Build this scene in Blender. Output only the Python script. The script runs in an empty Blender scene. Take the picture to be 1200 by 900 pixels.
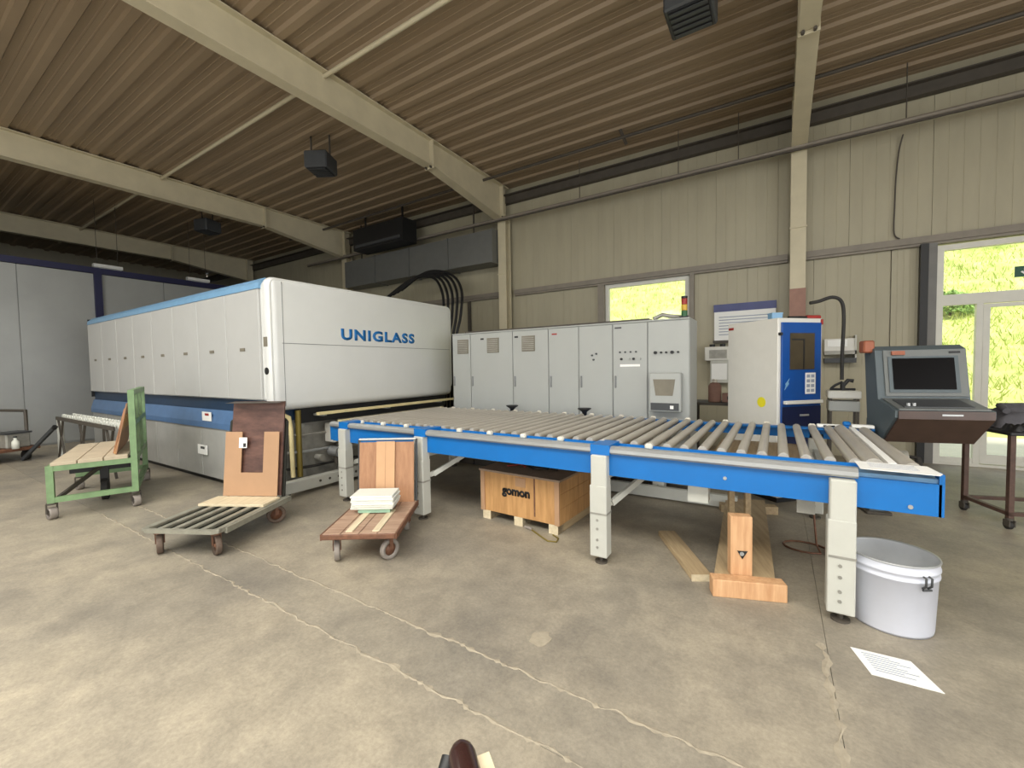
import bpy, bmesh, math, random
from mathutils import Vector, Matrix, noise

scn = bpy.context.scene
col = scn.collection
random.seed(7)
PI = math.pi

# ------------------------------------------------------------------ camera
cam_d = bpy.data.cameras.new('camera')
cam_d.sensor_width = 36.0
cam_d.lens = 36.0 * 493.0 / 1200.0
cam_d.clip_start = 0.02
cam_d.clip_end = 300
cam = bpy.data.objects.new('camera', cam_d)
col.objects.link(cam)
def _vp(u, v): return Vector(((u - 600) / 493.0, -(v - 450) / 493.0, -1.0)).normalized()
_ex = -_vp(-184, 443); _ey = _vp(910, 425)
_ez = _ex.cross(_ey).normalized(); _ey = _ez.cross(_ex).normalized()
cam.matrix_world = Matrix(((_ex.x, _ex.y, _ex.z, 0), (_ey.x, _ey.y, _ey.z, 0), (_ez.x, _ez.y, _ez.z, 1.6), (0, 0, 0, 1)))
scn.camera = cam

# ------------------------------------------------------------------ world, sun, daylight at the gates
w = bpy.data.worlds.new('world'); scn.world = w; w.use_nodes = True
bg = w.node_tree.nodes['Background']
bg.inputs[0].default_value = (0.86, 0.93, 1.0, 1); bg.inputs[1].default_value = 1.6
sun_d = bpy.data.lights.new('sun', 'SUN'); sun_d.energy = 4.2; sun_d.angle = math.radians(6); sun_d.color = (1.0, 0.93, 0.80)
sun = bpy.data.objects.new('sun', sun_d); col.objects.link(sun)
sun.rotation_euler = (math.radians(24), 0, math.radians(14))
def area(name, loc, rot, sx, sy, power, c):
    d = bpy.data.lights.new(name, 'AREA'); d.shape = 'RECTANGLE'; d.size = sx; d.size_y = sy; d.energy = power; d.color = c
    o = bpy.data.objects.new(name, d); col.objects.link(o); o.location = loc; o.rotation_euler = rot
    return o
area('daylight_side_gate', (8.0, -1.0, 2.4), (0, PI / 2, 0), 4.4, 9.0, 330, (1.0, 0.985, 0.95))
area('daylight_rear_gate', (-1.5, -7.0, 2.4), (PI / 2, 0, 0), 9.0, 4.4, 220, (1.0, 0.985, 0.95))
area('daylight_roof_light', (0.0, -1.9, 5.97), (0, 0, 0), 11.0, 3.6, 980, (1.0, 0.975, 0.92))
area('added_light_far_bay', (-8.7, -1.9, 5.97), (0, 0, 0), 5.2, 3.6, 330, (1.0, 0.975, 0.92))  # extra lamp added out of view to brighten the left of the hall
scn.view_settings.view_transform = 'Standard'
scn.view_settings.look = 'None'
scn.view_settings.exposure = 0.06
scn.view_settings.gamma = 1.0
scn.view_settings.use_curve_mapping = False

# ------------------------------------------------------------------ materials
def s2l(c):
    c = c / 255.0
    return c / 12.92 if c <= 0.04045 else ((c + 0.055) / 1.055) ** 2.4
def rgb(r, g, b): return (s2l(r), s2l(g), s2l(b), 1)
def mat(name, c, rough=0.55, metal=0.0, var=0.10, scale=6.0, bump=0.0, stretch=(1, 1, 1), c2=None, spec=0.5, det=6.0):
    m = bpy.data.materials.new(name); m.use_nodes = True
    nt = m.node_tree; N = nt.nodes; L = nt.links
    b = N['Principled BSDF']
    b.inputs['Roughness'].default_value = rough; b.inputs['Metallic'].default_value = metal
    b.inputs['Specular IOR Level'].default_value = spec
    tc = N.new('ShaderNodeTexCoord'); mp = N.new('ShaderNodeMapping'); mp.inputs['Scale'].default_value = stretch
    L.new(tc.outputs['Object'], mp.inputs['Vector'])
    nz = N.new('ShaderNodeTexNoise'); nz.inputs['Scale'].default_value = scale; nz.inputs['Detail'].default_value = det
    nz.inputs['Roughness'].default_value = 0.6
    L.new(mp.outputs['Vector'], nz.inputs['Vector'])
    rp = N.new('ShaderNodeValToRGB')
    rp.color_ramp.elements[0].position = 0.3; rp.color_ramp.elements[1].position = 0.7
    if c2 is None:
        c2 = tuple(min(1, x * (1 + var)) for x in c[:3]) + (1,)
        c1 = tuple(x * (1 - var) for x in c[:3]) + (1,)
    else: c1 = c
    rp.color_ramp.elements[0].color = c1; rp.color_ramp.elements[1].color = c2
    L.new(nz.outputs['Fac'], rp.inputs['Fac']); L.new(rp.outputs['Color'], b.inputs['Base Color'])
    if bump:
        bp = N.new('ShaderNodeBump'); bp.inputs['Strength'].default_value = bump; bp.inputs['Distance'].default_value = 0.02
        L.new(nz.outputs['Fac'], bp.inputs['Height']); L.new(bp.outputs['Normal'], b.inputs['Normal'])
    return m

def concrete_mat(name='concrete', lo=(131, 125, 115), hi=(175, 165, 146)):
    m = bpy.data.materials.new(name); m.use_nodes = True
    nt = m.node_tree; N = nt.nodes; L = nt.links; b = N['Principled BSDF']
    tc = N.new('ShaderNodeTexCoord')
    def nz(scale, det, dist=0.0, rgh=0.6):
        n = N.new('ShaderNodeTexNoise'); n.inputs['Scale'].default_value = scale; n.inputs['Detail'].default_value = det
        n.inputs['Distortion'].default_value = dist; n.inputs['Roughness'].default_value = rgh
        L.new(tc.outputs['Object'], n.inputs['Vector']); return n
    a = nz(0.75, 8, 0.3); r1 = N.new('ShaderNodeValToRGB')
    r1.color_ramp.elements[0].position = 0.30; r1.color_ramp.elements[1].position = 0.68
    r1.color_ramp.elements[0].color = rgb(*lo); r1.color_ramp.elements[1].color = rgb(*hi)
    L.new(a.outputs['Fac'], r1.inputs['Fac'])
    c = nz(4.6, 10, 0.35, 0.72); r2 = N.new('ShaderNodeValToRGB')
    r2.color_ramp.elements[0].position = 0.35; r2.color_ramp.elements[1].position = 0.75
    r2.color_ramp.elements[0].color = (0.76, 0.755, 0.75, 1); r2.color_ramp.elements[1].color = (1.16, 1.145, 1.11, 1)
    L.new(c.outputs['Fac'], r2.inputs['Fac'])
    d = nz(45, 4, 0, 0.8); r3 = N.new('ShaderNodeValToRGB')
    r3.color_ramp.elements[0].position = 0.3; r3.color_ramp.elements[1].position = 0.7
    r3.color_ramp.elements[0].color = (0.80, 0.80, 0.80, 1); r3.color_ramp.elements[1].color = (1.14, 1.14, 1.13, 1)
    L.new(d.outputs['Fac'], r3.inputs['Fac'])
    m1 = N.new('ShaderNodeMixRGB'); m1.blend_type = 'MULTIPLY'; m1.inputs[0].default_value = 1
    L.new(r1.outputs[0], m1.inputs[1]); L.new(r2.outputs[0], m1.inputs[2])
    m2 = N.new('ShaderNodeMixRGB'); m2.blend_type = 'MULTIPLY'; m2.inputs[0].default_value = 1
    L.new(m1.outputs[0], m2.inputs[1]); L.new(r3.outputs[0], m2.inputs[2])
    L.new(m2.outputs[0], b.inputs['Base Color'])
    rr = N.new('ShaderNodeMapRange'); rr.inputs['To Min'].default_value = 0.42; rr.inputs['To Max'].default_value = 0.7
    L.new(c.outputs['Fac'], rr.inputs['Value']); L.new(rr.outputs[0], b.inputs['Roughness'])
    bp = N.new('ShaderNodeBump'); bp.inputs['Strength'].default_value = 0.12; bp.inputs['Distance'].default_value = 0.01
    L.new(c.outputs['Fac'], bp.inputs['Height']); L.new(bp.outputs[0], b.inputs['Normal'])
    return m

def wood_mat(name, c1, c2, scale=3.0, stretch=(1, 12, 12), rough=0.6):
    return mat(name, c1, rough=rough, c2=c2, scale=scale, stretch=stretch, bump=0.08)

M = {}
M['concrete'] = concrete_mat()
M['concrete_strip'] = concrete_mat('concrete_strip', (127, 122, 113), (168, 159, 142))
M['mortar'] = mat('mortar', rgb(160, 150, 131), 0.85, var=0.18, scale=14, bump=0.3)
M['wall'] = mat('wall_sheet', rgb(164, 157, 134), 0.5, var=0.08, scale=2.5, stretch=(1, 1, 0.25))
M['deck'] = mat('roof_deck', rgb(146, 127, 102), 0.6, var=0.08, scale=1.2, stretch=(0.3, 1, 1))
M['beam'] = mat('beam_paint', rgb(196, 186, 158), 0.5, var=0.07, scale=3)
M['steel_dark'] = mat('steel_dark', rgb(74, 68, 60), 0.6, var=0.15)
M['girt'] = mat('girt_grey', rgb(128, 120, 108), 0.5, var=0.1)
M['primer'] = mat('primer_red', rgb(152, 116, 102), 0.7, var=0.15)
M['part_grey'] = mat('partition_grey', rgb(158, 160, 158), 0.42, metal=0.25, var=0.07, scale=1.0)
M['navy'] = mat('navy_paint', rgb(28, 30, 66), 0.5, var=0.1)
M['white'] = mat('white_paint', rgb(212, 213, 210), 0.35, var=0.025, scale=2)
M['oven_shaded'] = mat('oven_shaded', rgb(178, 178, 175), 0.38, var=0.03, scale=2)  # oven white darkened in colour for its less lit long side
M['seam'] = mat('seam_dark', rgb(120, 122, 122), 0.6)
M['stripe'] = mat('stripe_blue', rgb(112, 154, 188), 0.4, var=0.08)
M['recess'] = mat('recess_navy', rgb(26, 50, 76), 0.5)
M['band'] = mat('band_blue', rgb(76, 108, 148), 0.4, var=0.1)
M['lower'] = mat('lower_grey', rgb(166, 166, 162), 0.42, metal=0.12, var=0.09, scale=3)
M['black'] = mat('black', rgb(24, 24, 25), 0.5, var=0.15)
M['rubber'] = mat('rubber', rgb(40, 38, 36), 0.7, var=0.15)
M['darkgrey'] = mat('dark_grey', rgb(62, 64, 66), 0.5, var=0.1)
M['blue'] = mat('conveyor_blue', rgb(2, 104, 178), 0.38, var=0.06, scale=4)
M['alu'] = mat('aluminium', rgb(176, 178, 178), 0.35, metal=0.5, var=0.06)
M['leg'] = mat('leg_cream', rgb(188, 188, 179), 0.45, var=0.04)
M['roller'] = mat('roller_steel', rgb(178, 172, 161), 0.42, metal=0.15, var=0.12, scale=5, stretch=(1, 0.3, 1))
M['nylon'] = mat('nylon_white', rgb(226, 220, 206), 0.5)
M['cab'] = mat('cabinet_grey', rgb(162, 164, 160), 0.42, var=0.03, scale=2)
M['louvre'] = mat('louvre', rgb(120, 114, 100), 0.6)
M['mach_white'] = mat('machine_white', rgb(212, 210, 202), 0.4, var=0.03)
M['mach_blue'] = mat('machine_blue', rgb(12, 72, 146), 0.35, var=0.08)
M['mach_navy'] = mat('machine_navy', rgb(16, 26, 62), 0.4)
M['yellow'] = mat('yellow_sticker', rgb(226, 214, 40), 0.5)
M['red'] = mat('red', rgb(150, 40, 34), 0.5)
M['orange'] = mat('orange_brown', rgb(146, 84, 58), 0.5, var=0.15)
M['green_led'] = mat('beacon_green', rgb(40, 90, 50), 0.4)
M['amber'] = mat('beacon_amber', rgb(200, 160, 50), 0.4)
M['paper'] = mat('paper', rgb(236, 236, 232), 0.7, var=0.02)
M['text_blue'] = mat('text_blue', rgb(20, 104, 168), 0.5, var=0.03)
M['ink'] = mat('ink', rgb(150, 158, 175), 0.8)
M['green'] = mat('cart_green', rgb(118, 146, 104), 0.5, var=0.16, scale=9)
M['cream_board'] = mat('cream_board', rgb(186, 172, 148), 0.7, var=0.09, scale=9)
M['cardboard'] = mat('cardboard', rgb(172, 136, 104), 0.75, var=0.06, scale=4)
M['card_light'] = mat('cardboard_light', rgb(196, 156, 118), 0.75, var=0.04)
M['ply_brown'] = wood_mat('phenolic_brown', rgb(70, 46, 40), rgb(110, 78, 66), 5, (1, 1, 3), 0.45)
M['ply'] = wood_mat('plywood_trolley', rgb(150, 108, 78), rgb(176, 132, 98), 5, (5, 1, 1))
M['ply_red'] = wood_mat('worn_red_deck', rgb(148, 116, 97), rgb(184, 156, 132), 5, (1, 6, 6))
M['pale_wood'] = wood_mat('pale_wood', rgb(198, 182, 150), rgb(220, 206, 176), 4, (8, 1, 8))
M['crate_wood'] = wood_mat('crate_wood', rgb(166, 122, 74), rgb(200, 154, 100), 3, (8, 8, 1))
M['crate_top'] = mat('crate_top', rgb(142, 122, 104), 0.75, var=0.15)
M['fir'] = wood_mat('fir_wood', rgb(188, 140, 98), rgb(214, 172, 130), 3, (10, 10, 1))
M['old_plank'] = wood_mat('old_plank', rgb(158, 136, 104), rgb(188, 166, 130), 3, (12, 1, 12))
M['rust'] = mat('rusty_brown', rgb(112, 76, 56), 0.65, var=0.3, scale=20)
M['rust_dark'] = mat('rust_dark', rgb(82, 60, 50), 0.6, var=0.25, scale=20)
M['tread'] = mat('grey_tread', rgb(138, 130, 122), 0.7, var=0.12)
M['old_tread'] = mat('old_tread', rgb(98, 82, 70), 0.7, var=0.25, scale=15)
M['slat_steel'] = mat('slat_steel', rgb(150, 148, 134), 0.45, metal=0.3, var=0.2, scale=8)
M['slat_dark'] = mat('slat_dark', rgb(40, 40, 32), 0.7)
M['foam'] = mat('white_foam', rgb(224, 225, 215), 0.7, var=0.03)
M['glass_green'] = mat('glass_edge', rgb(150, 184, 160), 0.2, var=0.1)
M['zinc'] = mat('zinc_bucket', rgb(206, 209, 220), 0.4, metal=0.12, var=0.05, scale=4)
M['zinc_in'] = mat('zinc_inside', rgb(186, 188, 190), 0.45, metal=0.2, var=0.08)
M['console'] = mat('console_grey', rgb(78, 88, 92), 0.45, var=0.06)
M['console_light'] = mat('console_light', rgb(102, 105, 103), 0.45, var=0.05)
M['console_brown'] = mat('console_brown', rgb(72, 54, 46), 0.35, var=0.2)
M['screen'] = mat('screen_black', rgb(12, 10, 10), 0.25, var=0.1, spec=0.06)
M['cloth'] = mat('grey_cloth', rgb(84, 82, 86), 0.85, var=0.12, scale=40, bump=0.2)
M['door_frame'] = mat('door_frame_white', rgb(208, 206, 196), 0.45, var=0.04)
M['mull'] = mat('mullion_grey', rgb(108, 106, 102), 0.5)
M['ivory'] = mat('ivory_pipe', rgb(216, 200, 150), 0.5)
M['brass'] = mat('brass_dirty', rgb(128, 112, 50), 0.5, metal=0.3)
M['mech'] = mat('mech_grey', rgb(152, 150, 142), 0.5, metal=0.3, var=0.2, scale=8)
M['duct'] = mat('duct_grey', rgb(112, 113, 110), 0.45, metal=0.3, var=0.06)
M['sign_green'] = mat('sign_green', rgb(24, 78, 56), 0.5)
M['banner'] = mat('banner_blue', rgb(66, 72, 120), 0.5)
M['leather'] = mat('brown_gloss', rgb(50, 30, 27), 0.22, var=0.15)
M['path'] = mat('yard_paving', rgb(206, 200, 184), 0.8, var=0.08, scale=2)
M['hill'] = mat('hillside', rgb(166, 184, 92), 0.9, c2=rgb(222, 218, 150), scale=1.6, det=9)
M['blade_a'] = mat('grass_a', rgb(184, 196, 104), 0.8, var=0.3, scale=0.8)
M['sun_block'] = mat('sun_block_sheet', rgb(225, 225, 218), 0.6, var=0.02)
M['leaf'] = mat('leaf', rgb(140, 172, 92), 0.8, var=0.3, scale=2)
def glass_mat():
    m = bpy.data.materials.new('pane_glass'); m.use_nodes = True
    N = m.node_tree.nodes; L = m.node_tree.links
    out = N['Material Output']; N.remove(N['Principled BSDF'])
    t = N.new('ShaderNodeBsdfTransparent'); t.inputs[0].default_value = (0.96, 0.98, 0.96, 1)
    g = N.new('ShaderNodeBsdfGlossy'); g.inputs['Roughness'].default_value = 0.02
    mx = N.new('ShaderNodeMixShader'); mx.inputs[0].default_value = 0.05
    L.new(t.outputs[0], mx.inputs[1]); L.new(g.outputs[0], mx.inputs[2]); L.new(mx.outputs[0], out.inputs[0])
    return m
M['glass'] = glass_mat()
def smoke_glass():
    m = mat('smoked_pane', rgb(74, 66, 52), 0.15, var=0.2, scale=3)
    return m
M['smoke'] = smoke_glass()

# ------------------------------------------------------------------ mesh helpers
class MB:
    def __init__(s): s.v = []; s.f = []; s.smooth = []
    def add(s, vs, fs, smooth=False):
        o = len(s.v); s.v += [tuple(p) for p in vs]; s.f += [tuple(i + o for i in f) for f in fs]; s.smooth += [smooth] * len(fs)
        return s
    def box(s, x0, x1, y0, y1, z0, z1, bev=0.0, seg=1):
        if bev <= 0:
            vs = [(x0, y0, z0), (x1, y0, z0), (x1, y1, z0), (x0, y1, z0), (x0, y0, z1), (x1, y0, z1), (x1, y1, z1), (x0, y1, z1)]
            return s.add(vs, [(0, 3, 2, 1), (4, 5, 6, 7), (0, 1, 5, 4), (1, 2, 6, 5), (2, 3, 7, 6), (3, 0, 4, 7)])
        bm = bmesh.new(); bmesh.ops.create_cube(bm, size=1)
        for v in bm.verts: v.co = Vector(((x0 + x1) / 2 + v.co.x * (x1 - x0), (y0 + y1) / 2 + v.co.y * (y1 - y0), (z0 + z1) / 2 + v.co.z * (z1 - z0)))
        bmesh.ops.bevel(bm, geom=list(bm.edges), offset=bev, segments=seg, profile=0.5, affect='EDGES')
        bm.verts.index_update()
        s.add([v.co[:] for v in bm.verts], [[v.index for v in f.verts] for f in bm.faces], seg > 1)
        bm.free(); return s
    def bar(s, a, b, wx, wz, up=(0, 0, 1)):
        a = Vector(a); b = Vector(b); d = (b - a).normalized(); u = Vector(up)
        if abs(d.dot(u)) > 0.98: u = Vector((1, 0, 0))
        r = d.cross(u).normalized(); u = r.cross(d).normalized()
        vs = []
        for p in (a, b):
            for i, j in ((-1, -1), (1, -1), (1, 1), (-1, 1)): vs.append(p + r * (i * wx / 2) + u * (j * wz / 2))
        return s.add(vs, [(3, 2, 1, 0), (4, 5, 6, 7), (0, 1, 5, 4), (1, 2, 6, 5), (2, 3, 7, 6), (3, 0, 4, 7)])
    def cyl(s, a, b, r, n=12, r2=None, caps=True):
        a = Vector(a); b = Vector(b); d = (b - a).normalized(); r2 = r if r2 is None else r2
        u = Vector((0, 0, 1)) if abs(d.z) < 0.95 else Vector((1, 0, 0))
        e = d.cross(u).normalized(); g = e.cross(d).normalized()
        vs = []
        for p, q in ((a, r), (b, r2)):
            for i in range(n):
                t = 2 * PI * i / n; vs.append(p + e * (q * math.cos(t)) - g * (q * math.sin(t)))
        s.add(vs, [(i, (i + 1) % n, n + (i + 1) % n, n + i) for i in range(n)], True)
        if caps:
            s.add(vs, [tuple(reversed(range(n))), tuple(range(n, 2 * n))])
        return s
    def tube(s, pts, r, n=8, closed=False):
        P = [Vector(p) for p in pts]; k = len(P); vs = []; prev = None
        for i, p in enumerate(P):
            d = (P[min(i + 1, k - 1)] - P[max(i - 1, 0)]).normalized()
            u = prev if prev is not None else (Vector((0, 0, 1)) if abs(d.z) < 0.9 else Vector((1, 0, 0)))
            e = d.cross(u).normalized(); g = e.cross(d).normalized(); prev = g
            rr = r[i] if isinstance(r, (list, tuple)) else r
            for j in range(n):
                t = 2 * PI * j / n; vs.append(p + e * (rr * math.cos(t)) + g * (rr * math.sin(t)))
        fs = [(i * n + j, i * n + (j + 1) % n, (i + 1) * n + (j + 1) % n, (i + 1) * n + j) for i in range(k - 1) for j in range(n)]
        s.add(vs, fs, True)
        s.add(vs, [tuple(reversed(range(n))), tuple(range((k - 1) * n, k * n))])
        return s
    def lathe(s, prof, n=32, c=(0, 0)):
        vs = []; k = len(prof)
        for r, z in prof:
            for i in range(n):
                t = 2 * PI * i / n; vs.append((c[0] + r * math.cos(t), c[1] + r * math.sin(t), z))
        fs = [(a * n + i, a * n + (i + 1) % n, (a + 1) * n + (i + 1) % n, (a + 1) * n + i) for a in range(k - 1) for i in range(n)]
        return s.add(vs, fs, True)
    def prism(s, poly, axis, a, b):
        # poly: list of 2D points; axis 'x': (y,z), 'y': (x,z), 'z': (x,y)
        def pt(p, t): return {'x': (t, p[0], p[1]), 'y': (p[0], t, p[1]), 'z': (p[0], p[1], t)}[axis]
        n = len(poly); vs = [pt(p, a) for p in poly] + [pt(p, b) for p in poly]
        fs = [tuple(range(n)), tuple(reversed(range(n, 2 * n)))] + [(i, n + i, n + (i + 1) % n, (i + 1) % n) for i in range(n)]
        return s.add(vs, fs)
    def mesh(s, name):
        me = bpy.data.meshes.new(name); me.from_pydata(s.v, [], s.f); me.update()
        me.polygons.foreach_set('use_smooth', s.smooth)
        bm = bmesh.new(); bm.from_mesh(me); bmesh.ops.recalc_face_normals(bm, faces=bm.faces[:]); bm.to_mesh(me); bm.free()
        return me
    def build(s, name, m, parent=None):
        me = s.mesh(name); me.materials.append(M[m])
        o = bpy.data.objects.new(name, me); col.objects.link(o)
        if parent is not None: o.parent = parent
        return o
def B(*a, **k): return MB().box(*a, **k)
def link(name, me, parent=None, loc=(0, 0, 0)):
    o = bpy.data.objects.new(name, me); col.objects.link(o); o.location = loc
    if parent is not None: o.parent = parent
    return o
def tag(o, label, cat, group=None):
    o['label'] = label; o['category'] = cat
    if group: o['group'] = group
    return o
def thing(name, label, cat, loc=(0, 0, 0), rz=0.0, group=None):
    o = bpy.data.objects.new(name, None); col.objects.link(o); o.location = loc; o.rotation_euler = (0, 0, rz)
    o.empty_display_size = 0.1
    return tag(o, label, cat, group)
def struct(o, label=None):
    o['kind'] = 'structure'
    if label: o['label'] = label
    return o
def sempty(name, label=None):
    o = bpy.data.objects.new(name, None); col.objects.link(o); o.empty_display_size = 0.1
    return struct(o, label)
def copy_tree(o, parent=None):
    c = o.copy(); col.objects.link(c); c.parent = parent
    for ch in list(o.children): copy_tree(ch, c)
    return c
def text_mesh(txt, height, width=None, extrude=0.002, bold=0.0, space=1.0):
    cu = bpy.data.curves.new('t', 'FONT'); cu.body = txt; cu.size = 1.0; cu.extrude = 0.0; cu.offset = bold; cu.resolution_u = 3; cu.space_character = space
    o = bpy.data.objects.new('t', cu); col.objects.link(o)
    dg = bpy.context.evaluated_depsgraph_get(); dg.update()
    me = bpy.data.meshes.new_from_object(o.evaluated_get(dg))
    bpy.data.objects.remove(o); bpy.data.curves.remove(cu)
    xs = [v.co.x for v in me.vertices]; ys = [v.co.y for v in me.vertices]
    x0, x1, y0, y1 = min(xs), max(xs), min(ys), max(ys)
    k = height / (y1 - y0); kx = k if width is None else width / (x1 - x0)
    for v in me.vertices: v.co = Vector(((v.co.x - x0) * kx, (v.co.y - y0) * k, 0))
    bm = bmesh.new(); bm.from_mesh(me)
    r = bmesh.ops.extrude_face_region(bm, geom=bm.faces[:])
    for e in r['geom']:
        if isinstance(e, bmesh.types.BMVert): e.co.z += extrude
    bmesh.ops.recalc_face_normals(bm, faces=bm.faces[:]); bm.to_mesh(me); bm.free()
    return me
def text_obj(name, txt, height, width, m, parent, loc, rot, bold=0.0, space=1.0):
    me = text_mesh(txt, height, width, bold=bold, space=space); me.materials.append(M[m])
    o = bpy.data.objects.new(name, me); col.objects.link(o); o.parent = parent; o.location = loc; o.rotation_euler = rot
    return o

# ================================================================== THE SETTING
XL, XR, YF, YB, ZR = -22.0, 8.2, -7.2, 9.0, 6.0
# ---- floor: cast slabs with mortar filled joints
floor = struct(B(XL, XR, YF, YB, -0.30, -0.06).build('floor', 'concrete'))
J1, J2, JX = 1.50, 1.83, 0.25
g = 0.0012
for (x0, x1, y0, y1) in ((XL, JX, YF, J1), (JX, XR, YF, J1), (XL, JX, J1, J2), (JX, XR, J1, J2), (XL, JX, J2, YB), (JX, XR, J2, YB)):
    B(x0 + g, x1 - g, y0 + g, y1 - g, -0.06, 0.0).build('concrete_slab', 'concrete_strip' if y0 == J1 else 'concrete', floor)
def mortar(p0, p1, wd, n):
    m = MB(); p0 = Vector(p0); p1 = Vector(p1); d = (p1 - p0); q = Vector((-d.y, d.x, 0)).normalized(); vs = []
    for i in range(n + 1):
        p = p0 + d * (i / n) + q * (0.022 * noise.noise(Vector((i * 0.31, 1.7, p0.y * 3))))
        h = max(0.0015, wd * (0.4 + 1.3 * noise.noise(Vector((i * 1.37, 5.1, p0.x)))))
        vs += [p + q * h + Vector((0, 0, 0.0005)), p + Vector((0, 0, 0.0035)), p - q * h + Vector((0, 0, 0.0005))]
    fs = []
    for i in range(n):
        for j in (0, 1): fs.append((i * 3 + j, i * 3 + j + 1, i * 3 + 4 + j, i * 3 + 3 + j))
    m.add(vs, fs); return m.build('mortar_joint', 'mortar', floor)
mortar((-6.5, J1, 0), (3, J1, 0), 0.018, 420)
mortar((-6.5, J2, 0), (3, J2, 0), 0.018, 420)
mortar((JX, J2 + 0.03, 0), (JX - 0.02, 2.9, 0), 0.03, 30)
mortar((JX, 0.3, 0), (JX, J1, 0), 0.035, 30)
mm = MB(); pp = []
for i in range(14):
    t = 2 * PI * i / 14; r = 0.055 * (1 + 0.45 * noise.noise(Vector((math.cos(t) * 2, math.sin(t) * 2, 3))))
    pp.append((-1.165 + r * 1.1 * math.cos(t), 2.12 + r * 1.2 * math.sin(t)))
mm.prism(pp, 'z', 0.0, 0.003).build('mortar_patch', 'mortar', floor)

# ---- back wall (Y = 9): sheet panels in two tiers with openings
wall = struct(B(XL, 2.02, YB + 0.04, YB + 0.16, 3.36, ZR + 0.2).box(2.02, 4.2, YB + 0.04, YB + 0.16, 3.36, ZR + 0.2).box(4.2, XR, YB + 0.04, YB + 0.16, 0, ZR + 0.2)
              .box(XL, -3.2, YB + 0.04, YB + 0.16, 0, 3.36).box(-1.48, 2.02, YB + 0.04, YB + 0.16, 0, 3.36).box(-3.2, -1.48, YB + 0.04, YB + 0.16, 0, 1.9).build('wall_back', 'wall'))
def panel_mesh(wd, z0, z1):
    m = MB(); n = 6; p = wd / n; poly = []
    for i in range(n):
        a = i * p
        poly += [(a + 0.003, 0.0), (a + p - 0.010, 0.0), (a + p - 0.007, 0.003), (a + p, 0.003)]
    poly[-1] = (wd - 0.001, 0.003)
    k = len(poly); vs = [(x, y, z0) for x, y in poly] + [(x, y, z1) for x, y in poly] + [(0.002, 0.036, z0), (wd - 0.002, 0.036, z0), (0.002, 0.036, z1), (wd - 0.002, 0.036, z1)]
    fs = [(i, i + 1, k + i + 1, k + i) for i in range(k - 1)] + [(0, k, 2 * k + 2, 2 * k), (k - 1, 2 * k + 1, 2 * k + 3, 2 * k - 1)]
    fs += [tuple(range(k, 2 * k)) + (2 * k + 3, 2 * k + 2)]
    m.add(vs, fs); me = m.mesh('panel'); me.materials.append(M['wall']); return me
me_up = panel_mesh(1.0, 3.5, 5.62); me_low = panel_mesh(1.0, 0.0, 3.36)
me_win = panel_mesh(0.85, 0.0, 1.9); me_ab = None
for i in range(26):
    x = -18.0 + i
    if x + 1 <= XR: link('panel', me_up, wall, (x, YB, 0))
for x in [-18.2 + i for i in range(15)] + [-1.47, -0.47, 0.53]:
    link('panel', me_low, wall, (x, YB, 0))
link('panel', panel_mesh(0.45, 0.0, 3.36), wall, (1.54, YB, 0)); 
for x in (4.2, 5.2, 6.2, 7.2): link('panel', me_low, wall, (x, YB, 0))
for x in (-3.2, -2.35): link('panel', me_win, wall, (x, YB, 0))
# upper shallow strip of flashing along the wall head
struct(B(XL, XR, 8.86, 8.985, 5.62, 5.80).box(XL, XR, 8.76, 8.86, 5.78, 5.80).build('trim_1', 'steel_dark'), 'dark steel channel running along the top of the back wall')
# girt (horizontal rail) with shadow lip
t2 = MB()
for x0, x1 in ((XL, -5.80), (-5.5, 0.15), (0.40, XR)):
    t2.box(x0, x1, 8.90, 8.985, 3.40, 3.50).box(x0, x1, 8.93, 8.985, 3.36, 3.40)
struct(t2.build('trim_2', 'girt'), 'grey steel rail running across the back wall above the window')
struct(B(-1.46, -1.38, 8.92, 8.985, 0, 3.36).build('trim_3', 'girt'), 'grey upright rail on the right side of the small window')
struct(B(-3.34, -3.20, 8.90, 8.985, 1.9, 3.36).build('trim_4', 'girt'), 'grey upright rail on the left side of the small window')
struct(B(-6.98, -6.90, 8.93, 8.985, 0, 3.36).build('trim_9', 'steel_dark'), 'dark upright rail on the wall behind the oven')
struct(B(1.86, 1.95, 8.88, 8.985, 0, 3.38).build('trim_5', 'black'), 'black upright post left of the glazed door')
struct(B(1.955, 2.05, 8.90, 8.985, 0, 3.38).build('trim_6', 'mull'), 'grey upright strip between black post and glazed door')

# ---- columns
def column(xc, label, zp=0.3):
    o = struct(B(xc - 0.11, xc + 0.11, 8.66, 8.675, zp, 5.3).box(xc - 0.11, xc + 0.11, 8.875, 8.89, 0, 5.3).box(xc - 0.012, xc + 0.012, 8.675, 8.875, 0, 5.3).build('column', 'beam'), label)
    B(xc - 0.115, xc + 0.115, 8.655, 8.675, 0, zp).build('primed_foot', 'primer', o)
    B(xc - 0.125, xc + 0.125, 8.64, 8.66, 3.86, 3.885).build('splice_plate', 'beam', o)
    for s in (-1, 1):
        MB().cyl((xc + s * 0.06, 8.61, 5.22), (xc + s * 0.06, 8.66, 5.22), 0.022, 6).build('bolt', 'steel_dark', o)
    return o
column(0.29, 'cream steel column with red primed foot behind the blue and white machine', 2.85)
column(-5.68, 'cream steel column behind the grey cabinets')
column(-11.7, 'cream steel column in the dark corner behind the oven')
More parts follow.
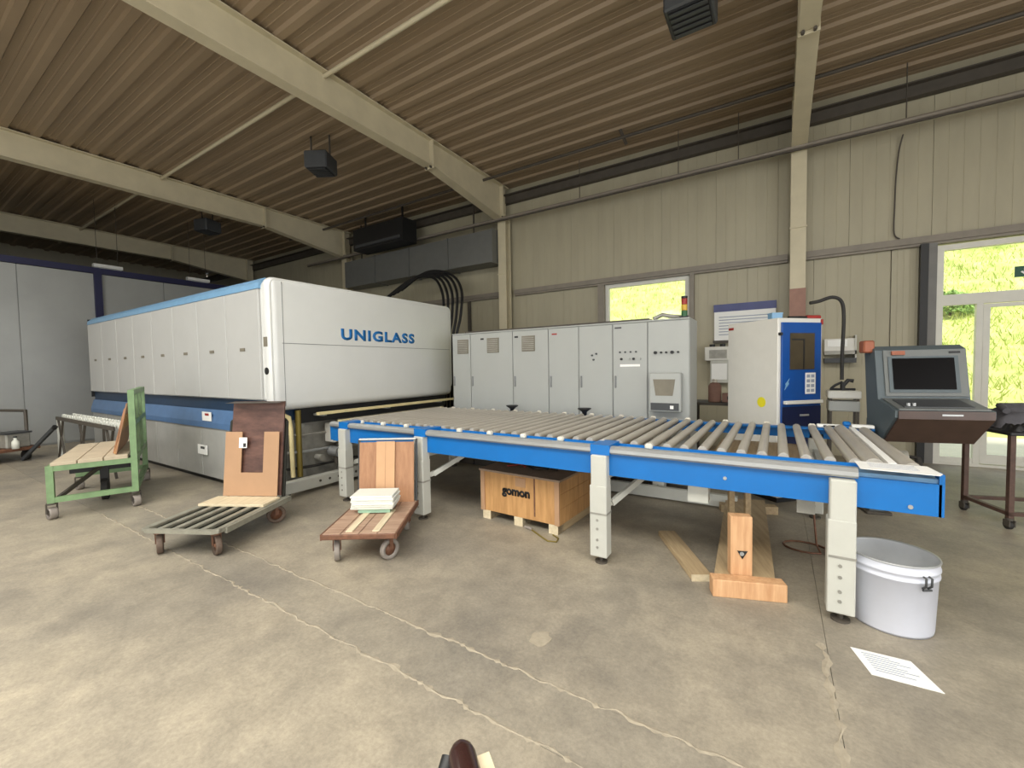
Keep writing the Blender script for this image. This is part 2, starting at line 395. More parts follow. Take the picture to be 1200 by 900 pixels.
# ---- roof beams: I sections with haunch towards the column
def beam(xc, label):
    o = MB()
    yh = 6.2
    o.box(xc - 0.10, xc + 0.10, YF, yh, 5.48, 5.50).box(xc - 0.10, xc + 0.10, YF, 8.9, 5.965, 5.985).box(xc - 0.012, xc + 0.012, YF, yh, 5.50, 5.965)
    o.prism([(yh, 5.48), (8.88, 5.12), (8.88, 5.14), (yh, 5.50)], 'x', xc - 0.11, xc + 0.11)
    o.prism([(yh, 5.50), (8.88, 5.14), (8.88, 5.965), (yh, 5.965)], 'x', xc - 0.012, xc + 0.012)
    b = struct(o.build('roof_beam', 'beam'), label)
    B(xc - 0.11, xc + 0.11, yh - 0.015, yh + 0.015, 5.44, 5.98).build('end_plate', 'beam', b)
    B(xc - 0.105, xc + 0.105, 8.62, 8.65, 5.14, 5.96).build('stiffener', 'beam', b)
    for s in (-1, 1):
        MB().cyl((xc + s * 0.06, yh - 0.06, 5.46), (xc + s * 0.06, yh - 0.015, 5.46), 0.02, 6).build('bolt', 'steel_dark', b)
    return b
beam(0.29, 'cream steel roof beam running straight overhead at the right')
beam(-5.70, 'large cream steel roof beam crossing diagonally above the white oven')
beam(-11.70, 'middle cream steel roof beam behind the large diagonal one')
beam(-17.70, 'farthest cream steel roof beam in the dark rear')
tb = MB().cyl((-20, 3.97, 5.93), (XR - 0.1, 3.97, 5.93), 0.032, 10)
struct(tb.build('tie_bar', 'beam'), 'thin cream tie bar running under the roof across all the roof beams')
# ---- ceiling: trapezoidal deck sheets, ribs along X
ceil = struct(B(XL, XR, 0.1, YB + 0.16, 6.16, 6.3).box(XL, XR, YF, -3.9, 6.16, 6.3).box(XL, -11.4, -3.9, 0.1, 6.16, 6.3).box(-6.0, -5.6, -3.9, 0.1, 6.16, 6.3).box(5.6, XR, -3.9, 0.1, 6.16, 6.3).build('ceiling', 'deck'))
for nm, xa, xb, lb in (('window_2', -5.6, 5.6, 'rectangular roof light behind the viewer'), ('added_window_3', -11.4, -6.0, 'added unseen roof light of the next bay, lighting the left side')):  # the next-bay opening is added only for its lamp
    rl_ = struct(B(xa, xb, -3.9, -3.8, 6.0, 6.3).box(xa, xb, 0.0, 0.1, 6.0, 6.3).box(xa, xa + 0.1, -3.8, 0.0, 6.0, 6.3).box(xb - 0.1, xb, -3.8, 0.0, 6.0, 6.3).build(nm, 'door_frame'), lb)
    B(xa, xb, -3.9, 0.1, 6.3, 6.34).build('pane', 'sun_block', rl_)  # unseen opaque sheet, added to keep direct sun out
PITCH = 0.39
def deck_mesh(L_, nrib):
    poly = []
    for i in range(nrib):
        a = i * PITCH
        poly += [(a, 0.045), (a + 0.075, 0.045), (a + 0.08, 0.039), (a + 0.095, 0.039), (a + 0.10, 0.045), (a + 0.155, 0.045), (a + 0.16, 0.039), (a + 0.175, 0.039), (a + 0.18, 0.045), (a + 0.25, 0.045), (a + 0.272, 0.0), (a + 0.366, 0.0)]
    poly.append((nrib * PITCH - 0.002, 0.043))
    k = len(poly); vs = [(0, y, z) for y, z in poly] + [(L_, y, z) for y, z in poly]
    m = MB().add(vs, [(i, i + 1, k + i + 1, k + i) for i in range(k - 1)])
    me = m.mesh('deck_sheet'); me.materials.append(M['deck']); return me
dm = deck_mesh(5.985, 3)
for xb in (-23.7, -17.7, -11.7, -5.7, 0.29, 6.28):
    for j in range(14):
        y = -7.2 + j * 3 * PITCH
        if y > 8.9: break
        if -4.95 < y < 0.05 and xb in (-11.7, -5.7, 0.29): continue
        link('deck_sheet', dm, ceil, (xb + 0.005, y, 5.99))
# ---- partition and remaining walls
wl = struct(B(-14.12, -14.03, YF, YB, 0, 4.02).build('wall_left', 'part_grey'))
yy = [-7.0 + 1.3 * i for i in range(13)]
for y in yy:
    if y + 1.3 < 9: B(-14.03, -14.0, y + 0.008, y + 1.292, 0.04, 4.02).build('panel', 'part_grey', wl)
struct(B(-14.14, -13.96, YF, YB, 4.03, 4.17).build('trim_7', 'navy'), 'navy beam along the top of the grey partition')
struct(B(-13.99, -13.93, 3.32, 3.46, 0, 4.03).build('trim_8', 'navy'), 'navy post standing on the grey partition')
struct(B(XL - 0.2, XL, YF, YB, 0, 6.3).build('wall_rear', 'wall'))
struct(B(XR, XR + 0.15, 3.6, YB, 0, 6.3).box(XR, XR + 0.15, YF, -5.6, 0, 6.3).box(XR, XR + 0.15, -5.6, 3.6, 4.7, 6.3).build('wall_right', 'wall'))
struct(B(XL, -6.1, YF - 0.15, YF, 0, 6.3).box(3.1, XR, YF - 0.15, YF, 0, 6.3).box(-6.1, 3.1, YF - 0.15, YF, 4.7, 6.3).build('wall_front', 'wall'))

# ---- small window in the back wall
w1 = sempty('window_1')
B(-3.20, -1.48, 9.0, 9.08, 3.28, 3.36).box(-3.20, -1.48, 9.0, 9.08, 1.9, 1.98).box(-3.20, -3.12, 9.0, 9.08, 1.98, 3.28).box(-1.56, -1.48, 9.0, 9.08, 1.98, 3.28).build('window_frame', 'door_frame', w1)
B(-3.12, -1.56, 9.035, 9.043, 1.98, 3.28).build('pane', 'glass', w1)
# ---- glazed door at the right
d1 = sempty('door_1')
B(2.05, 2.13, 8.93, 9.03, 0, 3.33).box(4.12, 4.20, 8.93, 9.03, 0, 3.33).box(2.13, 4.12, 8.93, 9.03, 3.25, 3.33).box(2.13, 4.12, 8.93, 9.03, 2.42, 2.58).box(2.13, 4.12, 8.93, 9.03, 0, 0.04).build('door_frame', 'door_frame', d1)
B(2.13, 4.12, 8.975, 8.983, 2.58, 3.25).build('pane', 'glass', d1)
def leaf(x0, x1):
    o = B(x0, x0 + 0.07, 8.95, 9.01, 0.05, 2.41).box(x1 - 0.07, x1, 8.95, 9.01, 0.05, 2.41).box(x0 + 0.07, x1 - 0.07, 8.95, 9.01, 0.05, 0.19).box(x0 + 0.07, x1 - 0.07, 8.95, 9.01, 2.36, 2.41).build('door_leaf', 'door_frame', d1)
    B(x0 + 0.07, x1 - 0.07, 8.975, 8.983, 0.19, 2.36).build('pane', 'glass', o); return o
B(2.13, 2.49, 8.975, 8.983, 0.12, 2.42).build('pane', 'glass', d1)
B(2.13, 2.49, 8.95, 9.01, 0.04, 0.12).box(2.49, 2.56, 8.94, 9.02, 0.04, 2.42).build('side_light_frame', 'door_frame', d1)
lf = leaf(2.565, 3.60)
B(3.44, 3.56, 8.90, 8.93, 1.02, 1.05).box(3.53, 3.56, 8.93, 8.95, 1.0, 1.07).build('door_handle', 'alu', lf)
B(3.61, 4.12, 8.975, 8.983, 0.12, 2.42).build('pane', 'glass', d1)
sg = thing('exit_sign', 'small dark green sign with a white downward arrow hung on the door transom', 'sign', (2.86, 8.955, 2.76))
B(0, 0.32, -0.012, 0, 0, 0.15).build('sign_plate', 'sign_green', sg)
MB().prism([(0.055, 0.07), (0.095, 0.028), (0.135, 0.07), (0.118, 0.082), (0.103, 0.067), (0.103, 0.125), (0.087, 0.125), (0.087, 0.067), (0.072, 0.082)], 'y', -0.015, -0.012).build('arrow', 'paper', sg)
MB().prism([(0.20, 0.03), (0.28, 0.03), (0.28, 0.12), (0.20, 0.12)], 'y', -0.015, -0.012).build('door_symbol', 'paper', sg)

# ---- outdoors: paved yard and hillside
yd = struct(B(-14, 24, 9.17, 13.2, -0.12, -0.02).build('ground', 'path'), 'pale paved yard outside the glazed door')
hm = MB(); nx, ny = 90, 60; vs = []
def hz(x, y):
    t = (y - 12.6)
    return -0.05 + t * 0.52 + 0.55 * noise.noise(Vector((x * 0.22, y * 0.22, 0))) * min(1, max(t, 0) / 3) + 0.18 * noise.noise(Vector((x * 0.9, y * 0.9, 4))) * min(1, max(t, 0) / 1.0)
for j in range(ny + 1):
    for i in range(nx + 1):
        x = -20 + 50 * i / nx; y = 12.6 + 26 * (j / ny) ** 1.2
        vs.append((x, y, hz(x, y)))
hm.add(vs, [(j * (nx + 1) + i, j * (nx + 1) + i + 1, (j + 1) * (nx + 1) + i + 1, (j + 1) * (nx + 1) + i) for j in range(ny) for i in range(nx)], True)
struct(hm.build('hillside', 'hill'), 'sunlit grassy hillside outside the windows')
gm = MB(); R_ = random.Random(3)
for k in range(24000):
    if k % 4: x = R_.uniform(2.0, 13.0)
    else: x = R_.uniform(-8.5, -1.0)
    y = 12.8 + 17 * R_.random() ** 1.3; z = hz(x, y); h = R_.uniform(0.08, 0.26); a = R_.uniform(0, PI)
    dx, dy = 0.016 * math.cos(a), 0.016 * math.sin(a); lx, ly = R_.uniform(-0.15, 0.15), R_.uniform(-0.15, 0.15)
    gm.add([(x - dx, y - dy, z - 0.03), (x + dx, y + dy, z - 0.03), (x + lx, y + ly, z + h)], [(0, 1, 2)])
go = gm.build('tall_grass', 'blade_a'); go['kind'] = 'stuff'; tag(go, 'tall yellow-green grass growing on the hillside outside', 'grass')
def bush(x, y, r, h, n, seed, label):
    q = random.Random(seed); m = MB(); z = hz(x, y)
    for k in range(n):
        th = q.uniform(0, 2 * PI); ph = math.acos(q.uniform(-0.2, 1)); rr = r * q.uniform(0.6, 1.0)
        c = Vector((x + rr * math.sin(ph) * math.cos(th), y + rr * math.sin(ph) * math.sin(th), z + h * 0.2 + h * 0.8 * math.cos(ph) * q.uniform(0.7, 1)))
        a = Vector((q.uniform(-1, 1), q.uniform(-1, 1), q.uniform(-1, 1))).normalized() * 0.07
        b = a.orthogonal().normalized() * 0.04
        m.add([c - a, c + b, c + a, c - b], [(0, 1, 2, 3)])
    t = thing('bush', label, 'bush', (0, 0, 0), 0, 'bushes on the hillside')
    m.build('foliage', 'leaf', t)
    MB().cyl((x, y, z - 0.1), (x, y, z + h * 0.6), 0.05, 6, 0.02).build('stem', 'steel_dark', t)
bush(4.6, 18.6, 0.6, 0.8, 900, 1, 'small leafy green bush on the hillside behind the left door pane')
bush(7.6, 25.0, 1.3, 1.6, 1500, 5, 'round green bush high on the hillside seen through the door transom')

# ================================================================== OVEN
ov = thing('tempering_oven', 'long white industrial glass tempering oven with blue lettering on its end', 'oven', (-5.2, 2.78, 0))
# local: x from 0 (end face) to -7.07, y 0..3.37
def rrect_x(x0, x1, y0, y1, z0, z1, r, n=6):
    poly = []
    for cy, cz, a0 in ((y1 - r, z1 - r, 0), (y0 + r, z1 - r, 90), (y0 + r, z0 + r * 0.3, 180), (y1 - r, z0 + r, 270)):
        rr = r * 0.3 if a0 == 180 else r
        cyy = y0 + rr if a0 == 180 else cy
        for i in range(n + 1):
            t = math.radians(a0 + 90 * i / n); poly.append((cyy + rr * math.cos(t), cz + rr * math.sin(t)))
    return MB().prism(poly, 'x', x0, x1)
rrect_x(-7.05, -0.02, 0.02, 3.37, 1.225, 2.74, 0.10).build('hood', 'white', ov)
# end shell: cap with rounded edges
cap = B(-0.22, 0.0, 0.0, 3.38, 1.10, 2.76, bev=0.10, seg=5).build('end_cap', 'white', ov)
B(-0.004, 0.003, 0.14, 3.30, 1.940, 1.947).build('seam', 'seam', cap)
B(-0.004, 0.003, 0.155, 0.161, 1.16, 2.70).build('seam', 'seam', cap)
text_obj('lettering', 'UNIGLASS', 0.165, 1.42, 'text_blue', cap, (0.001, 0.98, 2.02), (PI / 2, 0, PI / 2), bold=0.045, space=1.16)
# side doors
for i in range(8):
    x1 = -0.235 - i * 0.85; x0 = x1 - 0.835
    dr = B(x0, x1, -0.012, 0.02, 1.24, 2.62, bev=0.006).build('side_door', 'oven_shaded', ov)
    B(x0 + 0.36, x0 + 0.48, -0.02, -0.012, 1.86, 1.90).build('latch', 'louvre', dr)
MB().prism([(-0.012, 2.625), (0.0, 2.70), (0.075, 2.765), (0.10, 2.765), (0.03, 2.625)], 'x', -7.05, -0.22).build('top_stripe', 'stripe', ov)
vt = B(-0.16, -0.08, -0.003, 0.01, 1.90, 2.02).build('vent_grille', 'louvre', cap)
MB().cyl((-0.115, -0.004, 1.60), (-0.115, 0.02, 1.60), 0.045, 16).build('port_hole', 'black', cap)
B(-7.06, -7.03, 0.0, 3.37, 1.12, 2.74).build('far_edge_gap', 'black', ov)  # black strip painting the darkness of the gap at the far end
# lower body
B(-7.05, -0.20, 0.05, 3.25, 0.95, 1.225).build('roller_gap', 'recess', ov)
MB().prism([(-0.02, 0.80), (-0.02, 0.88), (0.03, 1.06), (0.10, 1.06), (0.10, 0.80)], 'x', -7.05, -0.30).build('base_band', 'band', ov)
B(-7.05, -0.30, 0.03, 3.25, 0.07, 0.80).build('base_body', 'lower', ov)
B(-7.0, -0.35, 0.07, 3.2, 0.0, 0.07).build('plinth', 'black', ov)
for i in range(8):
    x1 = -0.31 - i * 0.84
    B(x1 - 0.825, x1, 0.0, 0.03, 0.08, 0.80, bev=0.004).build('base_panel', 'lower', ov)
for (x, z, s) in ((-1.86, 0.90, 0.15), (-2.05, 0.40, 0.16)):
    st = B(x, x + s * 1.8, -0.028, -0.018, z, z + s * 0.85).build('notice', 'paper', ov)
    B(x + s * 0.6, x + s * 1.4, -0.030, -0.028, z + s * 0.5, z + s * 0.72).build('red_print' if z > 0.6 else 'grey_print', 'red' if z > 0.6 else 'darkgrey', st)
# machinery below the end face
B(-0.24, -0.13, 0.40, 3.3, 0.90, 1.10).build('outlet_slot', 'black', ov)
B(0.10, 0.16, 0.50, 3.30, 1.015, 1.05).build('outlet_lip', 'ivory', ov)
for y in (0.6, 1.7, 2.9): B(-0.2, 0.10, y, y + 0.05, 0.99, 1.015).build('lip_bracket', 'mech', ov)
B(-0.30, -0.24, 0.05, 3.3, 0.1, 1.1).build('end_frame', 'mech', ov)
for y in (0.06, 0.42, 1.0, 1.8, 2.6, 3.2): B(-0.24, -0.16, y, y + 0.07, 0.08, 1.1).build('frame_post', 'mech', ov)
MB().tube([(-0.13, 0.02, 1.02), (-0.10, 0.14, 1.06), (-0.09, 0.24, 1.0), (-0.09, 0.26, 0.85), (-0.09, 0.27, 0.22)], 0.028, 10).build('pipe', 'ivory', ov)
MB().tube([(-0.12, 0.38, 1.08), (-0.12, 0.38, 0.2)], 0.035, 10).build('pipe', 'brass', ov)
MB().tube([(-0.14, 0.10, 0.78), (-0.13, 0.45, 0.74), (-0.13, 0.9, 0.74)], 0.016, 8).build('pipe', 'mech', ov)
MB().tube([(-0.14, 0.06, 0.55), (-0.13, 0.45, 0.52), (-0.12, 1.2, 0.50)], 0.02, 8).build('pipe', 'alu', ov)
MB().tube([(-0.14, 0.05, 0.33), (-0.13, 0.6, 0.3), (-0.12, 1.3, 0.3)], 0.018, 8).build('pipe', 'rubber', ov)
B(-0.16, 0.05, 0.78, 0.98, 0.60, 0.86, bev=0.012).build('junction_box', 'mach_white', ov)
vb = MB().cyl((-0.14, 0.86, 0.46), (0.06, 0.86, 0.46), 0.07, 14).build('valve_body', 'alu', ov)
MB().cyl((-0.02, 0.86, 0.30), (-0.02, 0.86, 0.42), 0.03, 10).build('valve_stem', 'steel_dark', vb)
MB().cyl((-0.12, 0.62, 0.42), (0.02, 0.62, 0.42), 0.04, 12).build('valve_body', 'mech', ov)
for k in range(5): B(-0.22, -0.10, 0.10 + 0.012 * k, 0.20, 0.14 + 0.13 * k, 0.20 + 0.13 * k, bev=0.01).build('hose_clamp', 'mech', ov)
rl = B(-0.05, 0.06, -0.02, 2.3, 0.05, 0.20, bev=0.01).build('floor_rail', 'leg', ov)
for k in range(12): MB().cyl((0.055, 0.55 + 0.14 * k, 0.13), (0.064, 0.55 + 0.14 * k, 0.13), 0.018, 8).build('slot', 'steel_dark', rl)
for y in (0.1, 0.9, 1.7): B(-0.02, 0.03, y, y + 0.06, 0.0, 0.05).build('rail_foot', 'steel_dark', rl)

# ================================================================== ROLLER CONVEYOR
cv = thing('roller_conveyor', 'long blue roller conveyor table with grey rollers and cream legs', 'conveyor', (0, 3.25, 0))
X0, X1 = -4.72, 0.79; YW = 2.0
nr = B(X0, X1, 0.0, 0.045, 0.715, 0.90).build('side_beam', 'blue', cv)
MB().prism([(-0.03, 0.895), (-0.045, 0.91), (-0.045, 0.935), (-0.02, 0.955), (0.02, 0.955), (0.045, 0.90), (0.0, 0.893)], 'x', X0, 0.42).build('edge_rail', 'alu', cv)
B(X0, X1, 0.02, 0.20, 0.90, 0.925).build('top_flange', 'stripe', cv)
B(X0, X1, 0.19, 0.205, 0.86, 0.945).build('inner_flange', 'blue', cv)
B(X0, X1, YW - 0.045, YW, 0.83, 0.94).box(X0, X1, YW - 0.09, YW - 0.045, 0.92, 0.94).build('side_beam', 'blue', cv)
B(X0 - 0.05, X0, 0.0, 0.5, 0.72, 0.92).build('end_plate', 'blue', cv)
B(X1 - 0.012, X1 + 0.012, 0.0, 0.075, 0.715, 0.955).build('end_plate', 'blue', cv)
B(X1 - 0.02, X1, YW - 0.09, YW, 0.70, 0.955).build('end_plate', 'blue', cv)
MB().cyl((0.66, -0.008, 0.755), (0.66, 0.0, 0.755), 0.012, 10).build('bolt', 'alu', cv)
MB().cyl((-0.30, -0.008, 0.80), (-0.30, 0.0, 0.80), 0.012, 10).build('bolt', 'alu', cv)
# leg cradles
B(X0 - 0.04, X0 + 0.03, 0.10, YW + 0.05, 0.925, 0.96).build('end_trim', 'ivory', cv)
for xl in (0.345, -1.20, -3.18, -4.45):
    for yo in (0.0, 1.0):
        y0 = -0.075 if yo == 0 else YW - 0.045
        lg = B(xl - 0.065, xl + 0.065, y0, y0 + 0.11, 0.10, 0.885, bev=0.008).build('leg', 'leg', cv)
        B(xl - 0.074, xl + 0.066, y0 - 0.003, y0 + 0.113, 0.06, 0.64, bev=0.006).build('sleeve', 'leg', lg)
        B(xl - 0.068, xl + 0.068, y0 - 0.006, y0 + 0.116, 0.405, 0.42).build('clamp_band', 'mech', lg)
        for z in (0.36, 0.29, 0.20, 0.14):
            MB().cyl((xl - 0.01, y0 - 0.009, z), (xl - 0.01, y0 + 0.001, z), 0.011, 8).build('bolt', 'mech', lg)
        MB().cyl((xl, y0 + 0.055, 0.0), (xl, y0 + 0.055, 0.015), 0.05, 14).cyl((xl, y0 + 0.055, 0.015), (xl, y0 + 0.055, 0.07), 0.016, 8).build('levelling_foot', 'steel_dark', lg)
        if yo == 0 and xl < 0:
            B(xl - 0.075, xl + 0.085, -0.05, 0.20, 0.885, 0.965).build('leg_bracket', 'blue', cv)
    B(xl - 0.03, xl + 0.03, 0.045, YW - 0.045, 0.66, 0.72).build('cross_beam', 'leg', cv)
    if xl < 0: MB().bar((xl + 0.05, 0.10, 0.46), (xl + 0.30, 0.55, 0.70), 0.03, 0.05).bar((xl, 0.05, 0.45), (xl + 0.05, 0.12, 0.47), 0.03, 0.05).build('brace', 'leg', cv)
B(X0 + 0.2, -0.2, 0.7, 0.8, 0.58, 0.66).build('cable_duct', 'mech', cv)
B(-0.56, -0.42, 0.10, 0.22, 0.57, 0.70).build('terminal_box', 'leg', cv)
B(0.12, 0.22, 0.10, 0.20, 0.60, 0.70).build('terminal_box', 'mech', cv)
B(-3.1, -0.35, 1.84, 1.90, 0.02, 0.15).build('floor_duct', 'leg', cv)
MB().cyl((-2.25, 0.9, 0.5), (-2.25, 0.9, 0.62), 0.09, 12).build('caster_motor', 'steel_dark', cv)
# drip boards below the rollers (timber and sheet seen between them)
for k, (xa, xb, mt) in enumerate(((-4.6, -3.3, 'crate_wood'), (-3.25, -1.3, 'crate_top'), (-1.1, -0.55, 'yellow'), (-0.5, 0.2, 'old_plank'))):
    if mt == 'yellow': continue
    B(xa, xb, 0.3, YW - 0.15, 0.755, 0.775).build('under_board', mt, cv)
ropr = MB().cyl((0, 0.21, 0), (0, YW - 0.10, 0), 0.034, 12, caps=True).mesh('roller'); ropr.materials.append(M['roller'])
capm = MB().cyl((0, 0.20, 0), (0, 0.225, 0), 0.034, 10).mesh('end_bearing'); capm.materials.append(M['nylon'])
axm = MB().box(-0.03, 0.03, 0, 0.05, 0.0, 0.045, bev=0.012).mesh('bearing_block'); axm.materials.append(M['nylon'])
for k in range(40):
    x = 0.435 - 0.13 * k
    if x < X0 + 0.05: break
    r = link('roller', ropr, cv, (x, 0, 0.94))
    c2_ = link('end_bearing', capm, r, (0, YW - 0.32, 0))
    if k % 3 == 1:
        
        if x < -0.6: link('bearing_block', axm, r, (0, 0.145, -0.018))
        link('bearing_block', axm, r, (0, YW - 0.10, -0.005))
# wide belt roller, cover strip and end roller at the right end
MB().cyl((0.53, 0.20, 0.93), (0.53, YW - 0.1, 0.93), 0.055, 18).build('wide_roller', 'roller', cv)
B(0.595, 0.635, 0.20, YW - 0.09, 0.93, 0.965).build('measuring_strip', 'paper', cv)
MB().cyl((0.71, 0.20, 0.93), (0.71, YW - 0.1, 0.93), 0.045, 18).build('wide_roller', 'roller', cv)
# little black guide stops on the far rail
for (x, h) in ((-3.28, 0.10), (-2.15, 0.10)):
    g_ = MB().lathe([(0.0, 0.94), (0.03, 0.94), (0.03, 0.985), (0.045, 1.0), (0.09, 1.03), (0.09, 1.04), (0.0, 1.04)], 14, (x, YW - 0.045)).build('guide_stop', 'black', cv)
B(0.795, 0.86, 1.35, 1.62, 0.68, 0.86, bev=0.02).build('drive_housing', 'mech', cv)
MB().cyl((0.80, 1.46, 0.76), (0.93, 1.46, 0.76), 0.085, 18).build('drive_motor', 'mech', cv)
MB().tube([(0.93, 1.46, 0.80), (0.99, 1.40, 0.80), (1.0, 1.3, 0.70), (0.98, 1.2, 0.62), (0.93, 1.16, 0.60)], 0.014, 8).build('cable', 'rubber', cv)

# sheets and gadget lying on the conveyor
sh = thing('paper_sheet', 'white printed sheet covering the near right end of the conveyor rail', 'paper', (0.60, 3.31, 0.966))
MB().prism([(-0.175, -0.12), (0.165, -0.13), (0.185, -0.085), (0.165, 0.11), (-0.175, 0.11)], 'z', -0.003, 0.0).build('sheet', 'paper', sh)
for k in range(5): B(-0.12, 0.10, -0.05 + 0.03 * k, -0.044 + 0.03 * k, 0.0, 0.0006).build('print_line', 'ink', sh)
sc = thing('hand_scanner', 'small white handheld device lying on the far blue conveyor rail', 'device', (0.445, 5.225, 0.942), 0.08)
MB().box(-0.10, 0.10, -0.035, 0.035, 0, 0.035, bev=0.012, seg=2).build('body', 'paper', sc)
B(-0.05, 0.045, -0.037, -0.028, 0.012, 0.028).build('display', 'black', sc)
ws = thing('paper_pad', 'white paper pad at the far right end of the conveyor', 'paper', (0.705, 5.215, 0.957))
B(-0.085, 0.085, -0.04, 0.035, 0, 0.03, bev=0.004).build('pad', 'paper', ws)
tg = thing('blue_clamp', 'small bright blue block beside the white handheld device', 'clamp', (0.585, 5.225, 0.942))
B(-0.03, 0.03, -0.03, 0.03, 0.03, 0.07, bev=0.01).box(-0.02, 0.02, -0.02, 0.02, 0.0, 0.03).build('jaw', 'blue', tg)

# ================================================================== SWITCH CABINETS
edges = [-4.60, -4.22, -3.41, -2.80, -2.33, -1.845, -1.39, -0.89]
lab = ['grey switch cabinet with louvred door right beside the oven', 'grey switch cabinet with a large louvre, left of the other louvred one',
       'grey switch cabinet with a tan louvre beside the plain-door cabinet', 'grey switch cabinet with plain door and no controls', 'grey switch cabinet with two small dark switches on its door',
       'grey switch cabinet with two rows of small pilot lights', 'grey switch cabinet with row of black knobs and a cooling unit']
for i in range(1, 8):
    xa, xb = edges[i - 1], edges[i]; wd = xb - xa
    c = thing('switch_cabinet', lab[i - 1], 'cabinet', (xa, 5.45, 0), 0, 'row of grey switch cabinets')
    B(0.001, wd - 0.001, 0.02, 0.55, 0.10, 2.15).build('body', 'cab', c)
    B(0.01, wd - 0.01, 0.04, 0.5, 0, 0.10).build('plinth', 'steel_dark', c)
    B(0.001, wd - 0.001, 0.0, 0.56, 2.15, 2.165).build('top_plate', 'cab', c)
    d = B(0.006, wd - 0.006, 0.0, 0.02, 0.11, 2.14, bev=0.005).build('door', 'cab', c)
    B(0.03, 0.05, -0.018, 0.0, 1.30, 1.46, bev=0.004).build('handle', 'seam', d)
    if i in (1, 2, 3):
        px = {1: 0.12, 2: 0.34, 3: 0.17}[i]
        lv = B(px, px + 0.22, -0.012, 0.0, 1.83, 2.06).build('louvre', 'louvre', d)
        for k in range(7): B(px + 0.012, px + 0.208, -0.02, -0.012, 1.85 + 0.029 * k, 1.862 + 0.029 * k).build('slat', 'mech', lv)
        if i > 1: B(px - 0.13, px - 0.07, -0.006, 0.0, 2.04, 2.065).build('name_plate', 'black', d)
    if i == 4: B(0.06, 0.14, -0.004, 0.0, 2.05, 2.07).build('name_plate', 'red', d)
    if i == 5:
        for px, pz in ((0.20, 1.74), (0.26, 1.76), (0.22, 1.68)): MB().cyl((px, -0.02, pz), (px, 0, pz), 0.013, 8).build('switch', 'darkgrey', d)
    if i == 6:
        for k, px in enumerate((0.10, 0.17, 0.24, 0.31)): MB().cyl((px, -0.015, 1.77), (px, 0, 1.77), 0.012, 8).build('pilot_light', 'darkgrey', d)
        for k, px in enumerate((0.12, 0.22, 0.28, 0.36)): MB().cyl((px, -0.02, 1.68), (px, 0, 1.68), 0.016, 8).build('switch', 'black' if k % 2 == 0 else 'cab', d)
        B(0.10, 0.36, -0.004, 0, 1.58, 1.61).build('label_strip', 'paper', d)
        B(0.03, 0.12, -0.004, 0, 2.08, 2.10).build('name_plate', 'darkgrey', d)
    if i == 7:
        for k, px in enumerate((0.10, 0.17, 0.23, 0.30, 0.37)): MB().cyl((px, -0.03, 1.75), (px, 0, 1.75), 0.02 if k in (0, 3) else 0.013, 10).build('knob', 'black', d)
        cu = B(0.05, 0.42, -0.13, 0.0, 1.02, 1.50, bev=0.012).build('cooling_unit', 'cab', d)
        MB().prism([(0.10, 1.42), (0.36, 1.42), (0.33, 1.22), (0.13, 1.22)], 'y', -0.136, -0.13).build('grille', 'louvre', cu)
        B(0.07, 0.40, -0.136, -0.13, 1.04, 1.13).build('drip_panel', 'darkgrey', cu)
        B(0.30, 0.34, -0.14, -0.136, 1.06, 1.10).build('display', 'paper', cu)
tl = thing('signal_tower', 'small signal beacon with red, amber and green lenses on the last grey cabinet', 'beacon', (-0.98, 5.62, 2.166))
B(-0.05, 0.05, -0.04, 0.04, 0, 0.03).build('base', 'black', tl)
for k, (mt) in enumerate(('green_led', 'amber', 'red')):
    MB().cyl((0, 0, 0.03 + 0.075 * k), (0, 0, 0.10 + 0.075 * k), 0.035, 14).build('lens', mt, tl)
MB().cyl((0, 0, 0.255), (0, 0, 0.28), 0.037, 14).build('cap', 'black', tl)
hs = tag(MB().tube([(-1.35, 5.6, 2.19), (-1.25, 5.65, 2.24), (-1.15, 5.6, 2.21), (-1.05, 5.7, 2.20), (-0.95, 5.75, 2.20)], 0.025, 8).build('cable_bundle', 'mech'), 'loose grey cable bundle lying on top of the last grey cabinet', 'cable')
tr = thing('cable_tray', 'dark cable tray running along the tops of the grey cabinets', 'cable tray', (0, 5.8, 2.17))
B(-4.6, -1.45, 0.0, 0.15, 0.0, 0.012).box(-4.6, -1.45, 0.0, 0.008, 0.012, 0.055).box(-4.6, -1.45, 0.142, 0.15, 0.012, 0.055).build('tray', 'steel_dark', tr)
for k, yo in enumerate((0.03, 0.06, 0.09)):
    MB().tube([(-4.55 + 0.38 * j, yo + 0.008 * math.sin(j * 1.7 + k), 0.032) for j in range(9)], 0.016, 6).build('cable', 'black', tr)
cb = thing('power_cables', 'black cables looping down from the grey duct behind the oven', 'cable', (0, 0, 0))
def smooth(P_, n=6):
    P_ = [Vector(p) for p in P_]; out = []
    for i in range(len(P_) - 1):
        p0, p1, p2, p3 = P_[max(i - 1, 0)], P_[i], P_[i + 1], P_[min(i + 2, len(P_) - 1)]
        for k in range(n):
            t = k / n
            out.append(0.5 * ((2 * p1) + (p2 - p0) * t + (2 * p0 - 5 * p1 + 4 * p2 - p3) * t * t + (3 * p1 - p0 - 3 * p2 + p3) * t ** 3))
    return out + [P_[-1]]
for k in range(5):
    MB().tube(smooth([(-9.2 + 0.16 * k, 8.1, 3.55 + 0.04 * k), (-8.2 + 0.14 * k, 8.1, 3.95 + 0.03 * k), (-7.4 + 0.15 * k, 8.05, 3.9), (-6.95 + 0.15 * k, 7.9, 3.45), (-6.75 + 0.13 * k, 7.7, 2.8), (-6.65 + 0.1 * k, 7.5, 2.0), (-6.6 + 0.1 * k, 7.4, 0.0)]), 0.033, 8).build('cable', 'black', cb)
